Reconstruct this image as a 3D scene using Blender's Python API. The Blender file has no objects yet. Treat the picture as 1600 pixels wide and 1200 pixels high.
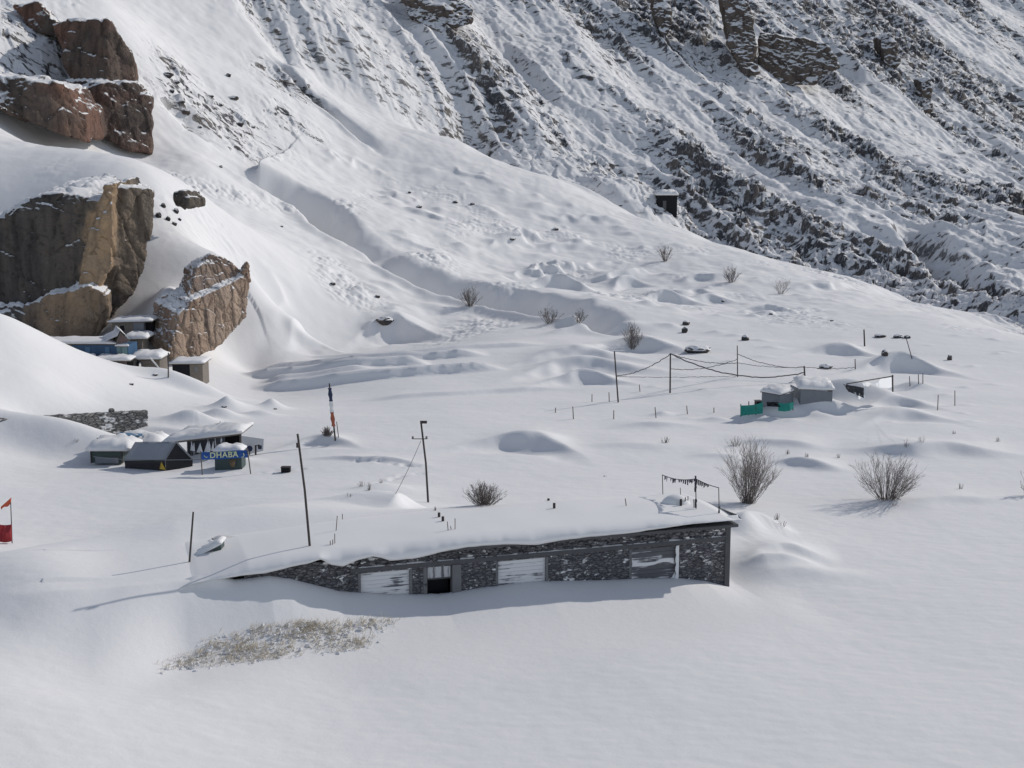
import bpy, bmesh, math, random
import numpy as np
from mathutils import Vector, Matrix

# ------------------------------------------------------------------ camera, world, sun, exposure
SC = bpy.context.scene
COL = SC.collection
H = 16.2                      # the camera stands on the slope opposite, 16 m above the valley floor
F = 2000.0                    # focal length in pixels of the 1600 px wide photograph
PITCH = math.atan(300.0 / F)  # tilted down so that the true horizon lies above the picture centre
cam_data = bpy.data.cameras.new('camera')
cam = bpy.data.objects.new('camera', cam_data)
COL.objects.link(cam)
cam_data.sensor_width = 36.0
cam_data.lens = F / 1600.0 * 36.0
cam_data.clip_start = 0.1
cam_data.clip_end = 3000.0
cam.location = (0, 0, H)
cam.rotation_euler = (math.pi / 2 - PITCH, 0, 0)
SC.camera = cam

SUN_AZ = math.radians(58.0)   # clockwise from +Y (view direction): low sun at the right, behind the scene
SUN_EL = math.radians(32.5)
world = bpy.data.worlds.new('World')
SC.world = world
world.use_nodes = True
wnt = world.node_tree
wnt.nodes.clear()
wo = wnt.nodes.new('ShaderNodeOutputWorld')
wb = wnt.nodes.new('ShaderNodeBackground')
sky = wnt.nodes.new('ShaderNodeTexSky')
sky.sky_type = 'NISHITA'
sky.sun_disc = False
sky.sun_elevation = SUN_EL
sky.sun_rotation = SUN_AZ
sky.altitude = 3500.0
sky.dust_density = 4.0
sky.air_density = 1.0
sky.ozone_density = 0.6
wb.inputs['Strength'].default_value = 0.12
hs = wnt.nodes.new('ShaderNodeHueSaturation')       # thin high haze takes some blue out of the sky
hs.inputs['Saturation'].default_value = 0.62
wnt.links.new(sky.outputs[0], hs.inputs['Color'])
wnt.links.new(hs.outputs[0], wb.inputs['Color'])
wnt.links.new(wb.outputs[0], wo.inputs['Surface'])

SUN_DIR = Vector((math.sin(SUN_AZ) * math.cos(SUN_EL), math.cos(SUN_AZ) * math.cos(SUN_EL), math.sin(SUN_EL)))
sun_data = bpy.data.lights.new('sun', 'SUN')
sun_data.energy = 2.3
sun_data.angle = math.radians(0.6)
sun_data.color = (1.0, 0.945, 0.88)
sun = bpy.data.objects.new('sun', sun_data)
COL.objects.link(sun)
sun.location = (80, 60, 120)
sun.rotation_euler = (-SUN_DIR).to_track_quat('-Z', 'Y').to_euler()
SC.view_settings.view_transform = 'Standard'
SC.view_settings.look = 'None'
SC.view_settings.exposure = 0.08
SC.view_settings.gamma = 1.0

# ------------------------------------------------------------------ small maths: rays through the photograph, noise
CP, SP = math.cos(PITCH), math.sin(PITCH)

def ray(u, v):
    """direction of the ray through photo pixel (u, v), scaled to dy = 1"""
    y = F * CP + (600.0 - v) * SP
    z = -F * SP + (600.0 - v) * CP
    return (u - 800.0) / y, z / y

def P(u, v, y):
    dx, dz = ray(u, v)
    return Vector((dx * y, y, H + dz * y))

def PZ(u, v, z):
    dx, dz = ray(u, v)
    y = (z - H) / dz
    return Vector((dx * y, y, z))

def _hash(ix, iy, seed):
    h = (ix.astype(np.int64) * 374761393 + iy.astype(np.int64) * 668265263 + seed * 974634777) & 0xFFFFFFFF
    h = ((h ^ (h >> 13)) * 1274126177) & 0xFFFFFFFF
    h = ((h ^ (h >> 16)) * 2246822519) & 0xFFFFFFFF
    h = h ^ (h >> 15)
    return (h & 0xFFFFFF).astype(np.float32) / np.float32(0x1000000)

def perlin(x, y, seed=0):
    x = np.asarray(x, dtype=np.float32); y = np.asarray(y, dtype=np.float32)
    x0 = np.floor(x); y0 = np.floor(y)
    fx = x - x0; fy = y - y0
    ix = x0.astype(np.int32); iy = y0.astype(np.int32)
    def g(dx, dy):
        a = _hash(ix + dx, iy + dy, seed) * np.float32(2 * math.pi)
        return np.cos(a) * (fx - dx) + np.sin(a) * (fy - dy)
    sx = fx * fx * fx * (fx * (fx * 6 - 15) + 10)
    sy = fy * fy * fy * (fy * (fy * 6 - 15) + 10)
    a = g(0, 0); b = g(1, 0); c = g(0, 1); d = g(1, 1)
    return ((a + (b - a) * sx) * (1 - sy) + (c + (d - c) * sx) * sy) * np.float32(1.5)

def fbm(x, y, seed=0, octaves=3, gain=0.5, lac=2.03):
    t = 0; a = 1.0
    for o in range(octaves):
        t = t + a * perlin(x, y, seed + o * 17)
        x = x * lac + 3.7; y = y * lac - 1.3; a *= gain
    return t

def voronoi(x, y, seed=0):
    """nearest cell: its random value, a second random value, distance to the border (F2 - F1)"""
    x = np.asarray(x, dtype=np.float32); y = np.asarray(y, dtype=np.float32)
    x0 = np.floor(x); y0 = np.floor(y)
    ix = x0.astype(np.int32); iy = y0.astype(np.int32)
    f1 = np.full(x.shape, 9.0, np.float32); f2 = f1.copy()
    val = np.zeros(x.shape, np.float32); px = val.copy(); py = val.copy()
    for dx in (-1, 0, 1):
        for dy in (-1, 0, 1):
            jx = _hash(ix + dx, iy + dy, seed); jy = _hash(ix + dx, iy + dy, seed + 5)
            qx = dx + jx - (x - x0); qy = dy + jy - (y - y0)
            d = np.sqrt(qx * qx + qy * qy)
            nearer = d < f1
            f2 = np.where(nearer, f1, np.minimum(f2, d))
            f1 = np.where(nearer, d, f1)
            val = np.where(nearer, _hash(ix + dx, iy + dy, seed + 11), val)
            px = np.where(nearer, -qx, px); py = np.where(nearer, -qy, py)
    return val, px, py, f2 - f1

def sstep(a, b, x):
    t = np.clip((x - a) / (b - a), 0, 1)
    return t * t * (3 - 2 * t)
# ------------------------------------------------------------------ terrain: one height field z(x, y) in metres
# the long stone building's frame, needed by the snow around it
B0 = PZ(1138, 917, 0.0)                                  # right front corner on the ground
BD = Vector((1.0, 0.31, 0.0)).normalized()               # along the front, to the right
BN = Vector((-BD.y, BD.x, 0.0))                          # into the building, away from the camera
B_LEN, B_DEP, B_HGT = 20.6, 4.6, 2.62
# snow on its roof: lower lip and brow traced along the facade, back edge behind; and the snow line along the wall's foot
LOW = [(1147, 813), (1143, 814), (1100, 818), (1048, 824), (1000, 832), (958, 836), (910, 841), (880, 845), (841, 852), (800, 851), (760, 853), (730, 856), (702, 861), (645, 874), (610, 877),
       (595, 872), (582, 870), (559, 876), (536, 886), (518, 883), (501, 874), (480, 881), (461, 885), (415, 896), (386, 899), (345, 905), (318, 910)]
BROW = [(1146, 809), (1129, 804), (1045, 807), (970, 813), (850, 822), (760, 829), (700, 835), (587, 848), (501, 857), (440, 865), (386, 874), (329, 893), (305, 900)]
BACK = [(1085, 775), (1062, 770), (1015, 774), (868, 781), (760, 790), (700, 795), (530, 812), (444, 829), (357, 845), (318, 862)]
FOOT = [(392, 904), (420, 900), (450, 904), (490, 914), (530, 924), (600, 930), (690, 929), (760, 918), (850, 909), (950, 907), (1000, 905), (1060, 904), (1100, 908), (1139, 917), (1160, 919)]
LOW_T, BROW_T, BACK_T = -.50, .15, B_DEP + .3

def on_front(u, v, off=0.35):
    """point on a vertical plane just in front of the building's facade, seen through pixel (u, v)"""
    dx, dz = ray(u, v)
    q = B0 - BN * off
    y = (q.x * BN.x + q.y * BN.y) / (dx * BN.x + BN.y)
    return Vector((dx * y, y, H + dz * y))

def trace(pts, off):
    q = []
    for u, v in pts:
        p = on_front(u, v, off); dd = p - B0
        q.append((-(dd.x * BD.x + dd.y * BD.y), p.z))
    q.sort(); return np.array([x[0] for x in q]), np.array([x[1] for x in q])
LS, LZ = trace(LOW, -LOW_T); BS, BZ = trace(BROW, -BROW_T); KS, KZ = trace(BACK, -BACK_T); FS_, FZ = trace(FOOT, .1)
_m = KS < 16.0
KS = np.concatenate([KS[_m], [17.6, 19.8, 21.0, 22.6, 26]]); KZ = np.concatenate([KZ[_m], [2.66, 2.50, 2.44, 2.38, 2.3]])

CTRL = []
def cz(*pts):
    for u, v, z in pts: CTRL.append(tuple(PZ(u, v, z)))
def cy(*pts):
    for u, v, y in pts: CTRL.append(tuple(P(u, v, y)))

# valley floor: pixel and height
cz((1600, 1200, 0), (1200, 1200, 0), (800, 1200, 0), (400, 1200, .35), (0, 1200, 1.3), (0, 1090, 1.5), (0, 990, 1.5),
   (200, 1050, .8), (190, 950, 1.6), (250, 985, 1.1), (240, 890, 1.9), (345, 935, 1.3), (400, 960, .65), (480, 976, .35), (540, 970, .3), (620, 966, .28), (750, 956, .2), (900, 946, .1), (1000, 937, .05), (620, 1030, 0), (830, 975, .06), (700, 988, .1), (1060, 965, 0), (1000, 1000, 0), (500, 1040, .1), (900, 1000, -.05),
   (1200, 1000, 0), (1600, 1000, 0), (1240, 900, .1), (1600, 900, 0), (1300, 820, .2), (1600, 800, 0),
   (755, 784, .7), (670, 782, .7), (1170, 782, .3), (1385, 778, .2), (610, 775, .9), (150, 860, .7), (0, 850, .6), (0, 780, .1),
   (0, 715, .1), (200, 750, 0), (440, 745, .1), (600, 722, .3), (520, 690, .2), (800, 690, .2), (700, 645, .2), (1000, 705, .2),
   (1300, 740, .2), (1600, 740, .2), (1450, 690, .3), (1600, 650, .3), (1000, 650, .2), (850, 612, .2), (1200, 650, .3),
   (1300, 622, .5), (1450, 600, .5), (1600, 590, .3), (300, 650, .4), (230, 655, .5), (60, 672, .5),
   (700, 545, .5), (950, 560, .6), (1100, 560, .8), (1250, 560, .8), (1400, 552, .8), (1600, 536, 1.0))
for u, v in ((392, 904), (450, 906), (530, 925), (600, 930), (690, 929), (760, 918), (850, 908), (1000, 905), (1060, 903), (1139, 917)):
    CTRL.append(tuple(on_front(u, v)))
for s, z in ((0.5, 1.3), (5, 1.5), (10, 1.9), (15, 2.6), (18, 2.95), (25, 2.7)):
    q = B0 - BD * s + BN * (B_DEP + 0.8)
    CTRL.append((q.x, q.y, z))
for s, tt, z in ((21.4, -.3, 2.3), (22.6, .4, 2.75), (22.6, 2.5, 3.0), (22.0, 5.2, 3.05), (20, 6.0, 3.05), (25, -.3, 2.45), (24.5, 3, 2.9)):
    q = B0 - BD * s + BN * tt
    CTRL.append((q.x, q.y, z))
# smooth hillside: pixel and distance
cy((385, 604, 112.5), (400, 590, 116.5), (380, 573, 121), (500, 561, 124.5), (600, 600, 109.5), (400, 624, 106.3), (560, 580, 116.5), (700, 578, 116.5), (650, 500, 153), (800, 520, 141), (900, 480, 159), (1000, 500, 148), (1200, 480, 159), (1350, 470, 168), (1450, 490, 152),
   (800, 440, 178), (1000, 420, 188), (1200, 432, 180), (900, 360, 208), (700, 360, 195), (560, 390, 175), (480, 450, 150),
   (400, 480, 140), (420, 530, 135), (600, 300, 212), (450, 330, 185), (330, 330, 165), (300, 250, 180), (400, 250, 200),
   (550, 220, 228), (400, 150, 222), (300, 120, 215), (250, 50, 228), (400, 30, 255), (550, 80, 262), (262, 170, 195), (200, 241, 178), (238, 245, 180), (120, 228, 171),
   (60, 232, 163), (0, 180, 163), (150, 250, 160), (0, 270, 140), (238, 276, 141), (0, 40, 186), (60, 10, 200), (170, 8, 213),
   (310, 300, 150), (335, 395, 131), (268, 430, 126), (250, 500, 119), (250, 562, 112), (345, 565, 118), (395, 440, 131),
   (0, 490, 95), (100, 540, 98), (200, 582, 100), (300, 606, 104), (50, 590, 88), (0, 560, 89), (150, 622, 91), (0, 630, 84))
for p in ((-45, 110, 2.2), (-35, 111, 1.8), (-52, 121, 3.0), (-38, 117, 2.2)): CTRL.append(p)
# crest of the smooth hillside, the ravine behind it, the rocky mountain beyond
CREST = ((530, 140, 250), (700, 215, 245), (870, 280, 235), (1060, 357, 222), (1200, 405, 210), (1350, 440, 195), (1480, 480, 175), (1600, 530, 150))
cy(*CREST)
for u, v, y in CREST[1:]:
    p = P(u, v, y + 8); CTRL.append((p.x, p.y, P(u, v, y).z - 2.0))
cy((700, 150, 266), (700, 0, 318), (870, 200, 268), (870, 0, 345), (1060, 300, 246), (1060, 150, 302), (1060, 0, 372), (1250, 380, 232),
   (1250, 250, 284), (1250, 100, 358), (1250, 0, 415), (1430, 420, 219), (1430, 250, 315), (1430, 100, 408), (1430, 0, 485), (1600, 470, 183),
   (1600, 400, 224), (1600, 250, 355), (1600, 100, 460), (1600, 0, 560))
CTRL += [(150, 190, -1), (200, 300, 6), (230, 420, 25), (0, 500, 150), (-150, 300, 100), (-85, 200, 48), (-110, 140, 40), (-95, 100, 14),
         (-60, 60, 4), (100, 100, 0), (60, 50, 0), (0, 4, .5), (-30, 20, 2), (30, 20, 0), (160, 620, 125), (100, 520, 135), (280, 620, 80), (0, 620, 190)]
CTRL = np.array(CTRL, dtype=np.float64)

def _tps_fit(c, lam=3.0):
    n = len(c); xy = c[:, :2] / 100.0
    d2 = ((xy[:, None] - xy[None]) ** 2).sum(-1)
    K = 0.5 * d2 * np.log(d2 + 1e-12)
    A = np.zeros((n + 3, n + 3)); b = np.zeros(n + 3)
    A[:n, :n] = K + np.eye(n) * lam * 1e-5
    A[:n, n] = 1; A[:n, n + 1:] = xy
    A[n, :n] = 1; A[n + 1:, :n] = xy.T
    b[:n] = c[:, 2]
    return np.linalg.solve(A, b), xy
TPS_W, TPS_XY = _tps_fit(CTRL)

def base(x, y):
    x = np.asarray(x, np.float64) / 100.0; y = np.asarray(y, np.float64) / 100.0
    n = len(TPS_XY)
    z = TPS_W[n] + TPS_W[n + 1] * x + TPS_W[n + 2] * y
    for i in range(n):
        d2 = (x - TPS_XY[i, 0]) ** 2 + (y - TPS_XY[i, 1]) ** 2
        z = z + TPS_W[i] * 0.5 * d2 * np.log(d2 + 1e-12)
    return z

def march(fn, u, v, y0=20.0, y1=420.0, n=4000):
    dx, dz = ray(u, v)
    ys = np.linspace(y0, y1, n)
    below = fn(dx * ys, ys) > H + dz * ys
    i = int(np.argmax(below)) if below.any() else n - 1
    return Vector((dx * ys[i], ys[i], H + dz * ys[i]))

def at_base(u, v): return march(base, u, v)

def poly_dist(x, y, pts):
    """signed distance to a polyline (positive on its left when walking along it) and the position along it, 0..1"""
    best = np.full(x.shape, 1e9, np.float32); sd = best.copy(); tt = np.zeros(x.shape, np.float32)
    L = [math.hypot(b[0] - a[0], b[1] - a[1]) for a, b in zip(pts, pts[1:])]
    tot = sum(L); acc = 0.0
    for a, b, l in zip(pts, pts[1:], L):
        ex, ey = (b[0] - a[0]) / l, (b[1] - a[1]) / l
        rx, ry = x - a[0], y - a[1]
        t = np.clip(rx * ex + ry * ey, 0, l)
        qx, qy = rx - t * ex, ry - t * ey
        d = np.sqrt(qx * qx + qy * qy)
        s = np.where(ex * ry - ey * rx >= 0, d, -d)
        m = d < best
        best = np.where(m, d, best); sd = np.where(m, s, sd); tt = np.where(m, (acc + t) / tot, tt)
        acc += l
    return sd, tt

FEATURES = []          # each: (xmin, xmax, ymin, ymax, fn(x, y) -> dz)

def _bbox(pts, m):
    xs = [p[0] for p in pts]; ys = [p[1] for p in pts]
    return min(xs) - m, max(xs) + m, min(ys) - m, max(ys) + m

def px_line(pts):
    out = []
    for p in pts:
        q = at_base(p[0], p[1]) if len(p) == 2 else P(*p)
        out.append((q.x, q.y))
    if len(out) < 3: return out
    a = [np.array(p) for p in out]; a = [2 * a[0] - a[1]] + a + [2 * a[-1] - a[-2]]; res = []      # smooth curve through the points
    for i in range(1, len(a) - 2):
        for k in range(5):
            f = k / 5
            res.append(tuple(.5 * (2 * a[i] + (a[i + 1] - a[i - 1]) * f + (2 * a[i - 1] - 5 * a[i] + 4 * a[i + 1] - a[i + 2]) * f * f + (3 * a[i] - a[i - 1] - 3 * a[i + 1] + a[i + 2]) * f ** 3)))
    return res + [tuple(a[-2])]

def bank(pts, h, near=0.45, far=5.0, taper=0.45, rough=0.25, seed=1):
    """wind-carved bank: rises steeply on the side towards the camera, dies away gently behind (walk left to right)"""
    w = px_line(pts)
    def fn(x, y):
        wob = perlin(x * .35, y * .35, seed) * rough * 2.0
        d, t = poly_dist(x, y, w)
        d = d + wob
        end = sstep(0, taper, t) * sstep(0, taper, 1 - t)
        k = np.where(d > 0, np.exp(-(d / far) ** 1.3), np.exp(-(np.abs(d) / near) ** 1.6))
        return h * end * k * (1 + min(.35, rough * 3) * perlin(x * .15, y * .15, seed + 3))
    FEATURES.append(_bbox(w, far * 3 + 2) + (fn,))

def gully(pts, depth, lower=1.2, upper=5.0, lip=0.35, taper=0.35, seed=2, rise=.75):
    """snow-filled gully: sharp lip on the near (right-hand) side, a long smooth wall climbing to a rounded spur on the far side"""
    w = px_line(pts)
    def fn(x, y):
        d, t = poly_dist(x, y, w)
        d = d + perlin(x * .12, y * .12, seed) * 1.0 + perlin(x * .4, y * .4, seed + 1) * .25
        end = sstep(0, taper * .45, t) * sstep(0, taper * 1.2, 1 - t)
        far = depth * (-1 + (1 + rise) * sstep(-.15 * upper, upper, d)) * np.where(d > upper, np.exp(-((d - upper) / (2.4 * upper)) ** 2), 1)
        k = np.where(d > 0, far, far * np.exp(-(d / lower) ** 2))
        rim = lip * depth * np.exp(-((d + lower * 1.8) / (lower * 1.5)) ** 2)
        return end * (rim + k)
    FEATURES.append(_bbox(w, upper * 5 + 3) + (fn,))

def mound(u, v, rx, ry, h, rot=0.0, sharp=2.0, y=None):
    q = at_base(u, v) if y is None else P(u, v, y)
    c, s = math.cos(rot), math.sin(rot)
    def fn(x, yy):
        dx, dy = x - q.x, yy - q.y
        a = (dx * c + dy * s) / rx; b = (-dx * s + dy * c) / ry
        return h * np.exp(-(np.sqrt(a * a + b * b + 1e-9)) ** sharp)
    m = 3.2 * max(rx, ry)
    FEATURES.append((q.x - m, q.x + m, q.y - m, q.y + m, fn))

def mound_to(u, v, y, rx, ry, sharp=2.0):
    """a heap of snow whose crest reaches up to the line of sight through (u, v)"""
    q = P(u, v, y)
    h = q.z - float(base(np.array([q.x]), np.array([q.y]))[0])
    if h > .05: mound(u, v, rx, ry, h, 0, sharp, y)

def mound_up(u, v_foot, v_top, dy, rx, ry, sharp=2.0):
    mound_to(u, v_top, at_base(u, v_foot).y + dy, rx, ry, sharp)

def hollow_dune(u, v, w, h, seed=5, rot=0.0):
    """a crested drift with a scooped, shaded side towards the camera and a curved brink"""
    q = at_base(u, v)
    c, s = math.cos(rot), math.sin(rot)
    def fn(x, y):
        a = ((x - q.x) * c + (y - q.y) * s) / w
        b = (-(x - q.x) * s + (y - q.y) * c) / w
        brink = -0.55 * a * a + 0.12 * perlin(x * .5, y * .5, seed)
        d = b - brink
        k = np.where(d > 0, np.exp(-(d / .95) ** 1.5), np.exp(-(np.abs(d) / .22) ** 1.7) * 1.0)
        scoop = -.45 * np.exp(-((d + .5) / .35) ** 2)
        return h * np.exp(-(a / .8) ** 2) * (k + scoop)
    m = 3.0 * w
    FEATURES.append((q.x - m, q.x + m, q.y - m, q.y + m, fn))
# --- the snow's own shapes, from the photograph: banks, gullies, hollow drifts, lumps
gully([(332, 246), (390, 288), (465, 334), (548, 384), (640, 432)], 5.6, lower=1.0, upper=6.0, lip=.2, seed=2, taper=.5, rise=.5)
gully([(560, 398), (640, 440), (720, 474), (800, 488), (900, 507), (1000, 528)], 2.6, lower=.8, upper=4.6, lip=.3, taper=.25, seed=4)
gully([(412, 78), (470, 140), (520, 180), (565, 216), (606, 250)], 1.5, lower=.5, upper=2.2, lip=.4, seed=6)
gully([(250, 150), (300, 195), (350, 232)], 1.6, lower=2.0, upper=4.0, lip=.2, seed=8)
gully([(1390, 312, 248), (1450, 370, 226), (1530, 432, 200), (1590, 476, 180)], 4.0, lower=1.2, upper=7.0, lip=.3, seed=9)
gully([(705, 200, 251), (790, 245, 246), (880, 275, 240), (960, 305, 233), (1050, 350, 226)], 3.2, lower=1.0, upper=5.5, lip=.3, seed=10)
# field terraces
bank([(372, 594, 116), (450, 586, 116.3), (560, 577, 116.9), (680, 569, 118)], 1.05, near=.28, taper=.15, rough=.04, far=3.4, seed=11)
bank([(385, 608, 111.5), (500, 599, 111.8), (620, 589, 112.6), (800, 578, 115)], .95, near=.28, taper=.15, rough=.04, far=3.4, seed=12)
bank([(470, 561, 124), (600, 554, 124.5), (720, 547, 126), (860, 540, 128)], .45, near=.28, taper=.15, rough=.05, far=3.0, seed=13)
bank([(390, 575, 120.4), (520, 568, 120.8), (640, 561, 121.4), (770, 555, 122.5)], .75, near=.26, taper=.15, rough=.04, far=2.8, seed=14)
bank([(400, 601, 113.8), (480, 594, 114), (590, 585, 114.6)], .5, near=.28, taper=.2, rough=.05, far=2.0, seed=15)
bank([(560, 628), (700, 617), (830, 608), (900, 606)], .35, near=.35, rough=.08, taper=.25, far=4, seed=16)
bank([(390, 545), (450, 535), (510, 527)], .9, near=.6, far=5, seed=17)
hollow_dune(905, 556, 5.0, .8, 21)
hollow_dune(905, 573, 5.5, 1.1, 22, .15)
hollow_dune(912, 592, 3.0, 1.0, 23)
hollow_dune(875, 466, 3.9, 2.0, 25, -.1)
hollow_dune(1040, 474, 3.4, 1.4, 26, .1)
hollow_dune(975, 446, 2.6, 1.3, 27, .5)
hollow_dune(620, 516, 4.2, 1.9, 28, .1)
hollow_dune(1000, 541, 4.0, 1.1, 29, -.1)
hollow_dune(1195, 490, 3.0, .8, 31)
hollow_dune(1312, 548, 3.0, .9, 32, -.3)
hollow_dune(1405, 574, 3.4, 1.4, 33, -.1)
hollow_dune(470, 528, 4.5, .8, 34, .1)
hollow_dune(505, 690, 2.0, .5, 35)
hollow_dune(1110, 470, 3.0, .8, 36)
# long low drifts on the flat
hollow_dune(822, 694, 3.4, .95, 41, -.25)
bank([(1280, 702), (1400, 708), (1500, 708), (1640, 716)], .75, near=.7, far=3.5, seed=42)
bank([(1120, 692), (1200, 694), (1320, 701)], .35, near=.7, far=3, seed=43)
bank([(1190, 722), (1260, 727), (1340, 732)], .45, near=.5, far=2.5, seed=44)
bank([(1060, 712), (1120, 715), (1180, 720)], .2, near=.5, far=2.5, seed=45)
bank([(1290, 792), (1400, 791), (1510, 787), (1640, 776)], .3, near=.6, far=3, seed=46)
bank([(930, 668), (1050, 665), (1110, 663)], .3, near=.5, far=2, seed=47)
bank([(880, 698), (1000, 700), (1120, 697)], .25, near=.8, far=3, seed=48)
bank([(150, 672), (300, 676), (360, 668)], .3, near=.5, far=2, seed=49)
hollow_dune(1400, 631, 2.2, .6, 50); hollow_dune(1410, 651, 2.6, .5, 51)
bank([(440, 722), (540, 718), (620, 722), (690, 732)], .25, near=.25, far=.9, seed=52)
bank([(1085, 620), (1150, 612), (1220, 610)], .2, near=.4, far=2, seed=53)
# drifts round the stone building
mound(1100, 913, 1.25, .65, .62, .1, 1.5)
mound(1250, 897, 2.6, .7, .3, .05, 1.8)
bank([(1135, 886), (1200, 885), (1300, 888)], .5, near=.5, far=1.2, seed=54)
bank([(1140, 866), (1220, 866), (1320, 876)], .4, near=.45, far=1.6, seed=56)
bank([(1140, 836), (1190, 826), (1250, 832)], .65, near=.7, far=1.4, seed=57)
bank([(585, 800), (625, 797), (680, 798)], .7, near=.6, far=2.4, seed=58)
mound(560, 790, 2.0, 1.0, .3, .3); mound(600, 765, 1.8, 1.2, .3)
mound(335, 868, 1.2, .7, .55, 0, 1.7); mound(80, 1010, 6, 2.2, .3, .3)
mound_to(268, 452, 120.5, 2.2, 3.0); mound_to(258, 500, 117.5, 2.0, 2.5)
# mound that hides the feet of the village, heaps in the yard
mound(355, 641, 1.1, .8, .95, .2, 1.4); mound(374, 640, 1.3, .8, .35, .2, 1.6); mound(425, 640, .9, .8, .8, 0, 1.5)
mound(408, 650, 1.2, .7, .35); mound_to(82, 653, 81.3, 5.0, 1.8, 2.0); mound_to(288, 587, 102.6, 3.2, 1.2, 2.6); mound_to(235, 583, 102, 3.0, 1.2, 2.4)
mound(330, 715, 1.2, .6, .5); mound(360, 724, 1.3, .7, .55, 0, 1.6); mound(300, 660, 1.6, .8, .8); mound(345, 652, 1.2, .7, .6)
mound_up(1272, 642, 622, -1.0, 2.8, .9, 2.4); mound_up(1215, 645, 634, -1.6, 2.0, .6); mound_up(1290, 640, 598, 3.6, 3.0, 1.3, 2.4); mound_up(1350, 630, 606, 1.0, 2.2, .9); mound(1430, 606, 1.6, .8, .6)
# lumpy old field walls under the snow on the hillside
lump_rng = random.Random(7)
for k, (pts, h) in enumerate([([(735, 392), (800, 380), (868, 362)], 1.1), ([(760, 443), (850, 428), (940, 413), (1010, 408)], .9),
               ([(900, 448), (960, 436), (1030, 428)], .9), ([(1040, 440), (1100, 436), (1170, 440)], .7), ([(620, 330), (680, 352), (740, 357)], .7),
               ([(560, 300), (620, 310), (660, 332)], .5), ([(1000, 470), (1080, 462), (1150, 463)], .7), ([(1200, 452), (1280, 448), (1360, 455)], .6),
               ([(800, 330), (900, 345), (1000, 352)], .5), ([(640, 262), (730, 270), (820, 300)], .4), ([(1130, 500), (1200, 492), (1270, 490)], .5),
               ([(590, 380), (660, 398), (720, 402)], .5), ([(830, 395), (900, 384), (960, 388)], .6), ([(390, 470), (440, 450), (500, 440)], .5),
               ([(290, 215), (360, 232), (420, 262)], .4), ([(480, 250), (560, 254), (600, 258)], .6)]):
    bank(pts, h * 1.15, near=.8, far=2.2, rough=.9, seed=70 + k)
for k in range(150):
    u, v = lump_rng.uniform(560, 1420), lump_rng.uniform(265, 530)
    if v < 215 + (u - 700) * .40 + 25 or v > 520: continue
    r = lump_rng.uniform(.35, 1.3)
    mound(u, v, r * lump_rng.uniform(1, 2), r, r * lump_rng.uniform(.25, .6), lump_rng.uniform(-.6, .6), 1.7)
for k in range(50):
    u, v = lump_rng.uniform(1000, 1600), lump_rng.uniform(500, 660)
    r = lump_rng.uniform(.3, .7)
    mound(u, v, r * 1.6, r, r * lump_rng.uniform(.2, .45), lump_rng.uniform(-.6, .6), 1.6)
# a trodden trail
for pts, hmul in (([(520, 785), (565, 775), (605, 752), (640, 742), (665, 738)], 1.0), ([(545, 722), (600, 722), (645, 728), (690, 735)], .9),
            ([(120, 846), (200, 844), (290, 838)], .35), ([(470, 733), (420, 738), (370, 742)], .6)):
    w = px_line(pts)
    for a, b in zip(w, w[1:]):
        n = max(1, int(math.hypot(b[0] - a[0], b[1] - a[1]) / .42))
        for i in range(n):
            if lump_rng.random() < .3: continue
            t = (i + lump_rng.uniform(-.3, .3)) / n; s = lump_rng.gauss(0, .16)
            ex, ey = b[0] - a[0], b[1] - a[1]; l = math.hypot(ex, ey)
            cx = a[0] + ex * t - ey / l * s; cy_ = a[1] + ey * t + ex / l * s
            def fn(x, y, cx=cx, cy_=cy_, h=hmul * lump_rng.uniform(.05, .2), r=lump_rng.uniform(.12, .3), ox=lump_rng.uniform(-.3, .3), oy=lump_rng.uniform(-.2, .2)):
                r2 = ((x - cx) * .75) ** 2 + (y - cy_) ** 2
                return -h * np.exp(-r2 / (r * r)) + .7 * h * np.exp(-(((x - cx - ox) * .6) ** 2 + (y - cy_ - oy) ** 2) / (r * r * .8))
            FEATURES.append((cx - 1, cx + 1, cy_ - 1, cy_ + 1, fn))

EDGE = [tuple(P(*p))[:2] for p in ((180, -80, 300), (290, -10, 272), (350, 62, 256), (440, 120, 245), (545, 158, 247), (690, 212, 249), (870, 283, 240),
        (1060, 362, 227), (1200, 408, 214), (1350, 444, 199), (1480, 482, 180), (1600, 530, 156), (1760, 590, 130))]
def patch(u, v, y, r): q = P(u, v, y); return q.x, q.y, r
PATCHES = [patch(345, 175, 205, 9), patch(270, 125, 212, 4), patch(455, 195, 222, 5), patch(30, 40, 190, 9), patch(40, 100, 178, 6),
           patch(445, 150, 238, 6), patch(320, 5, 262, 7)]

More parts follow.
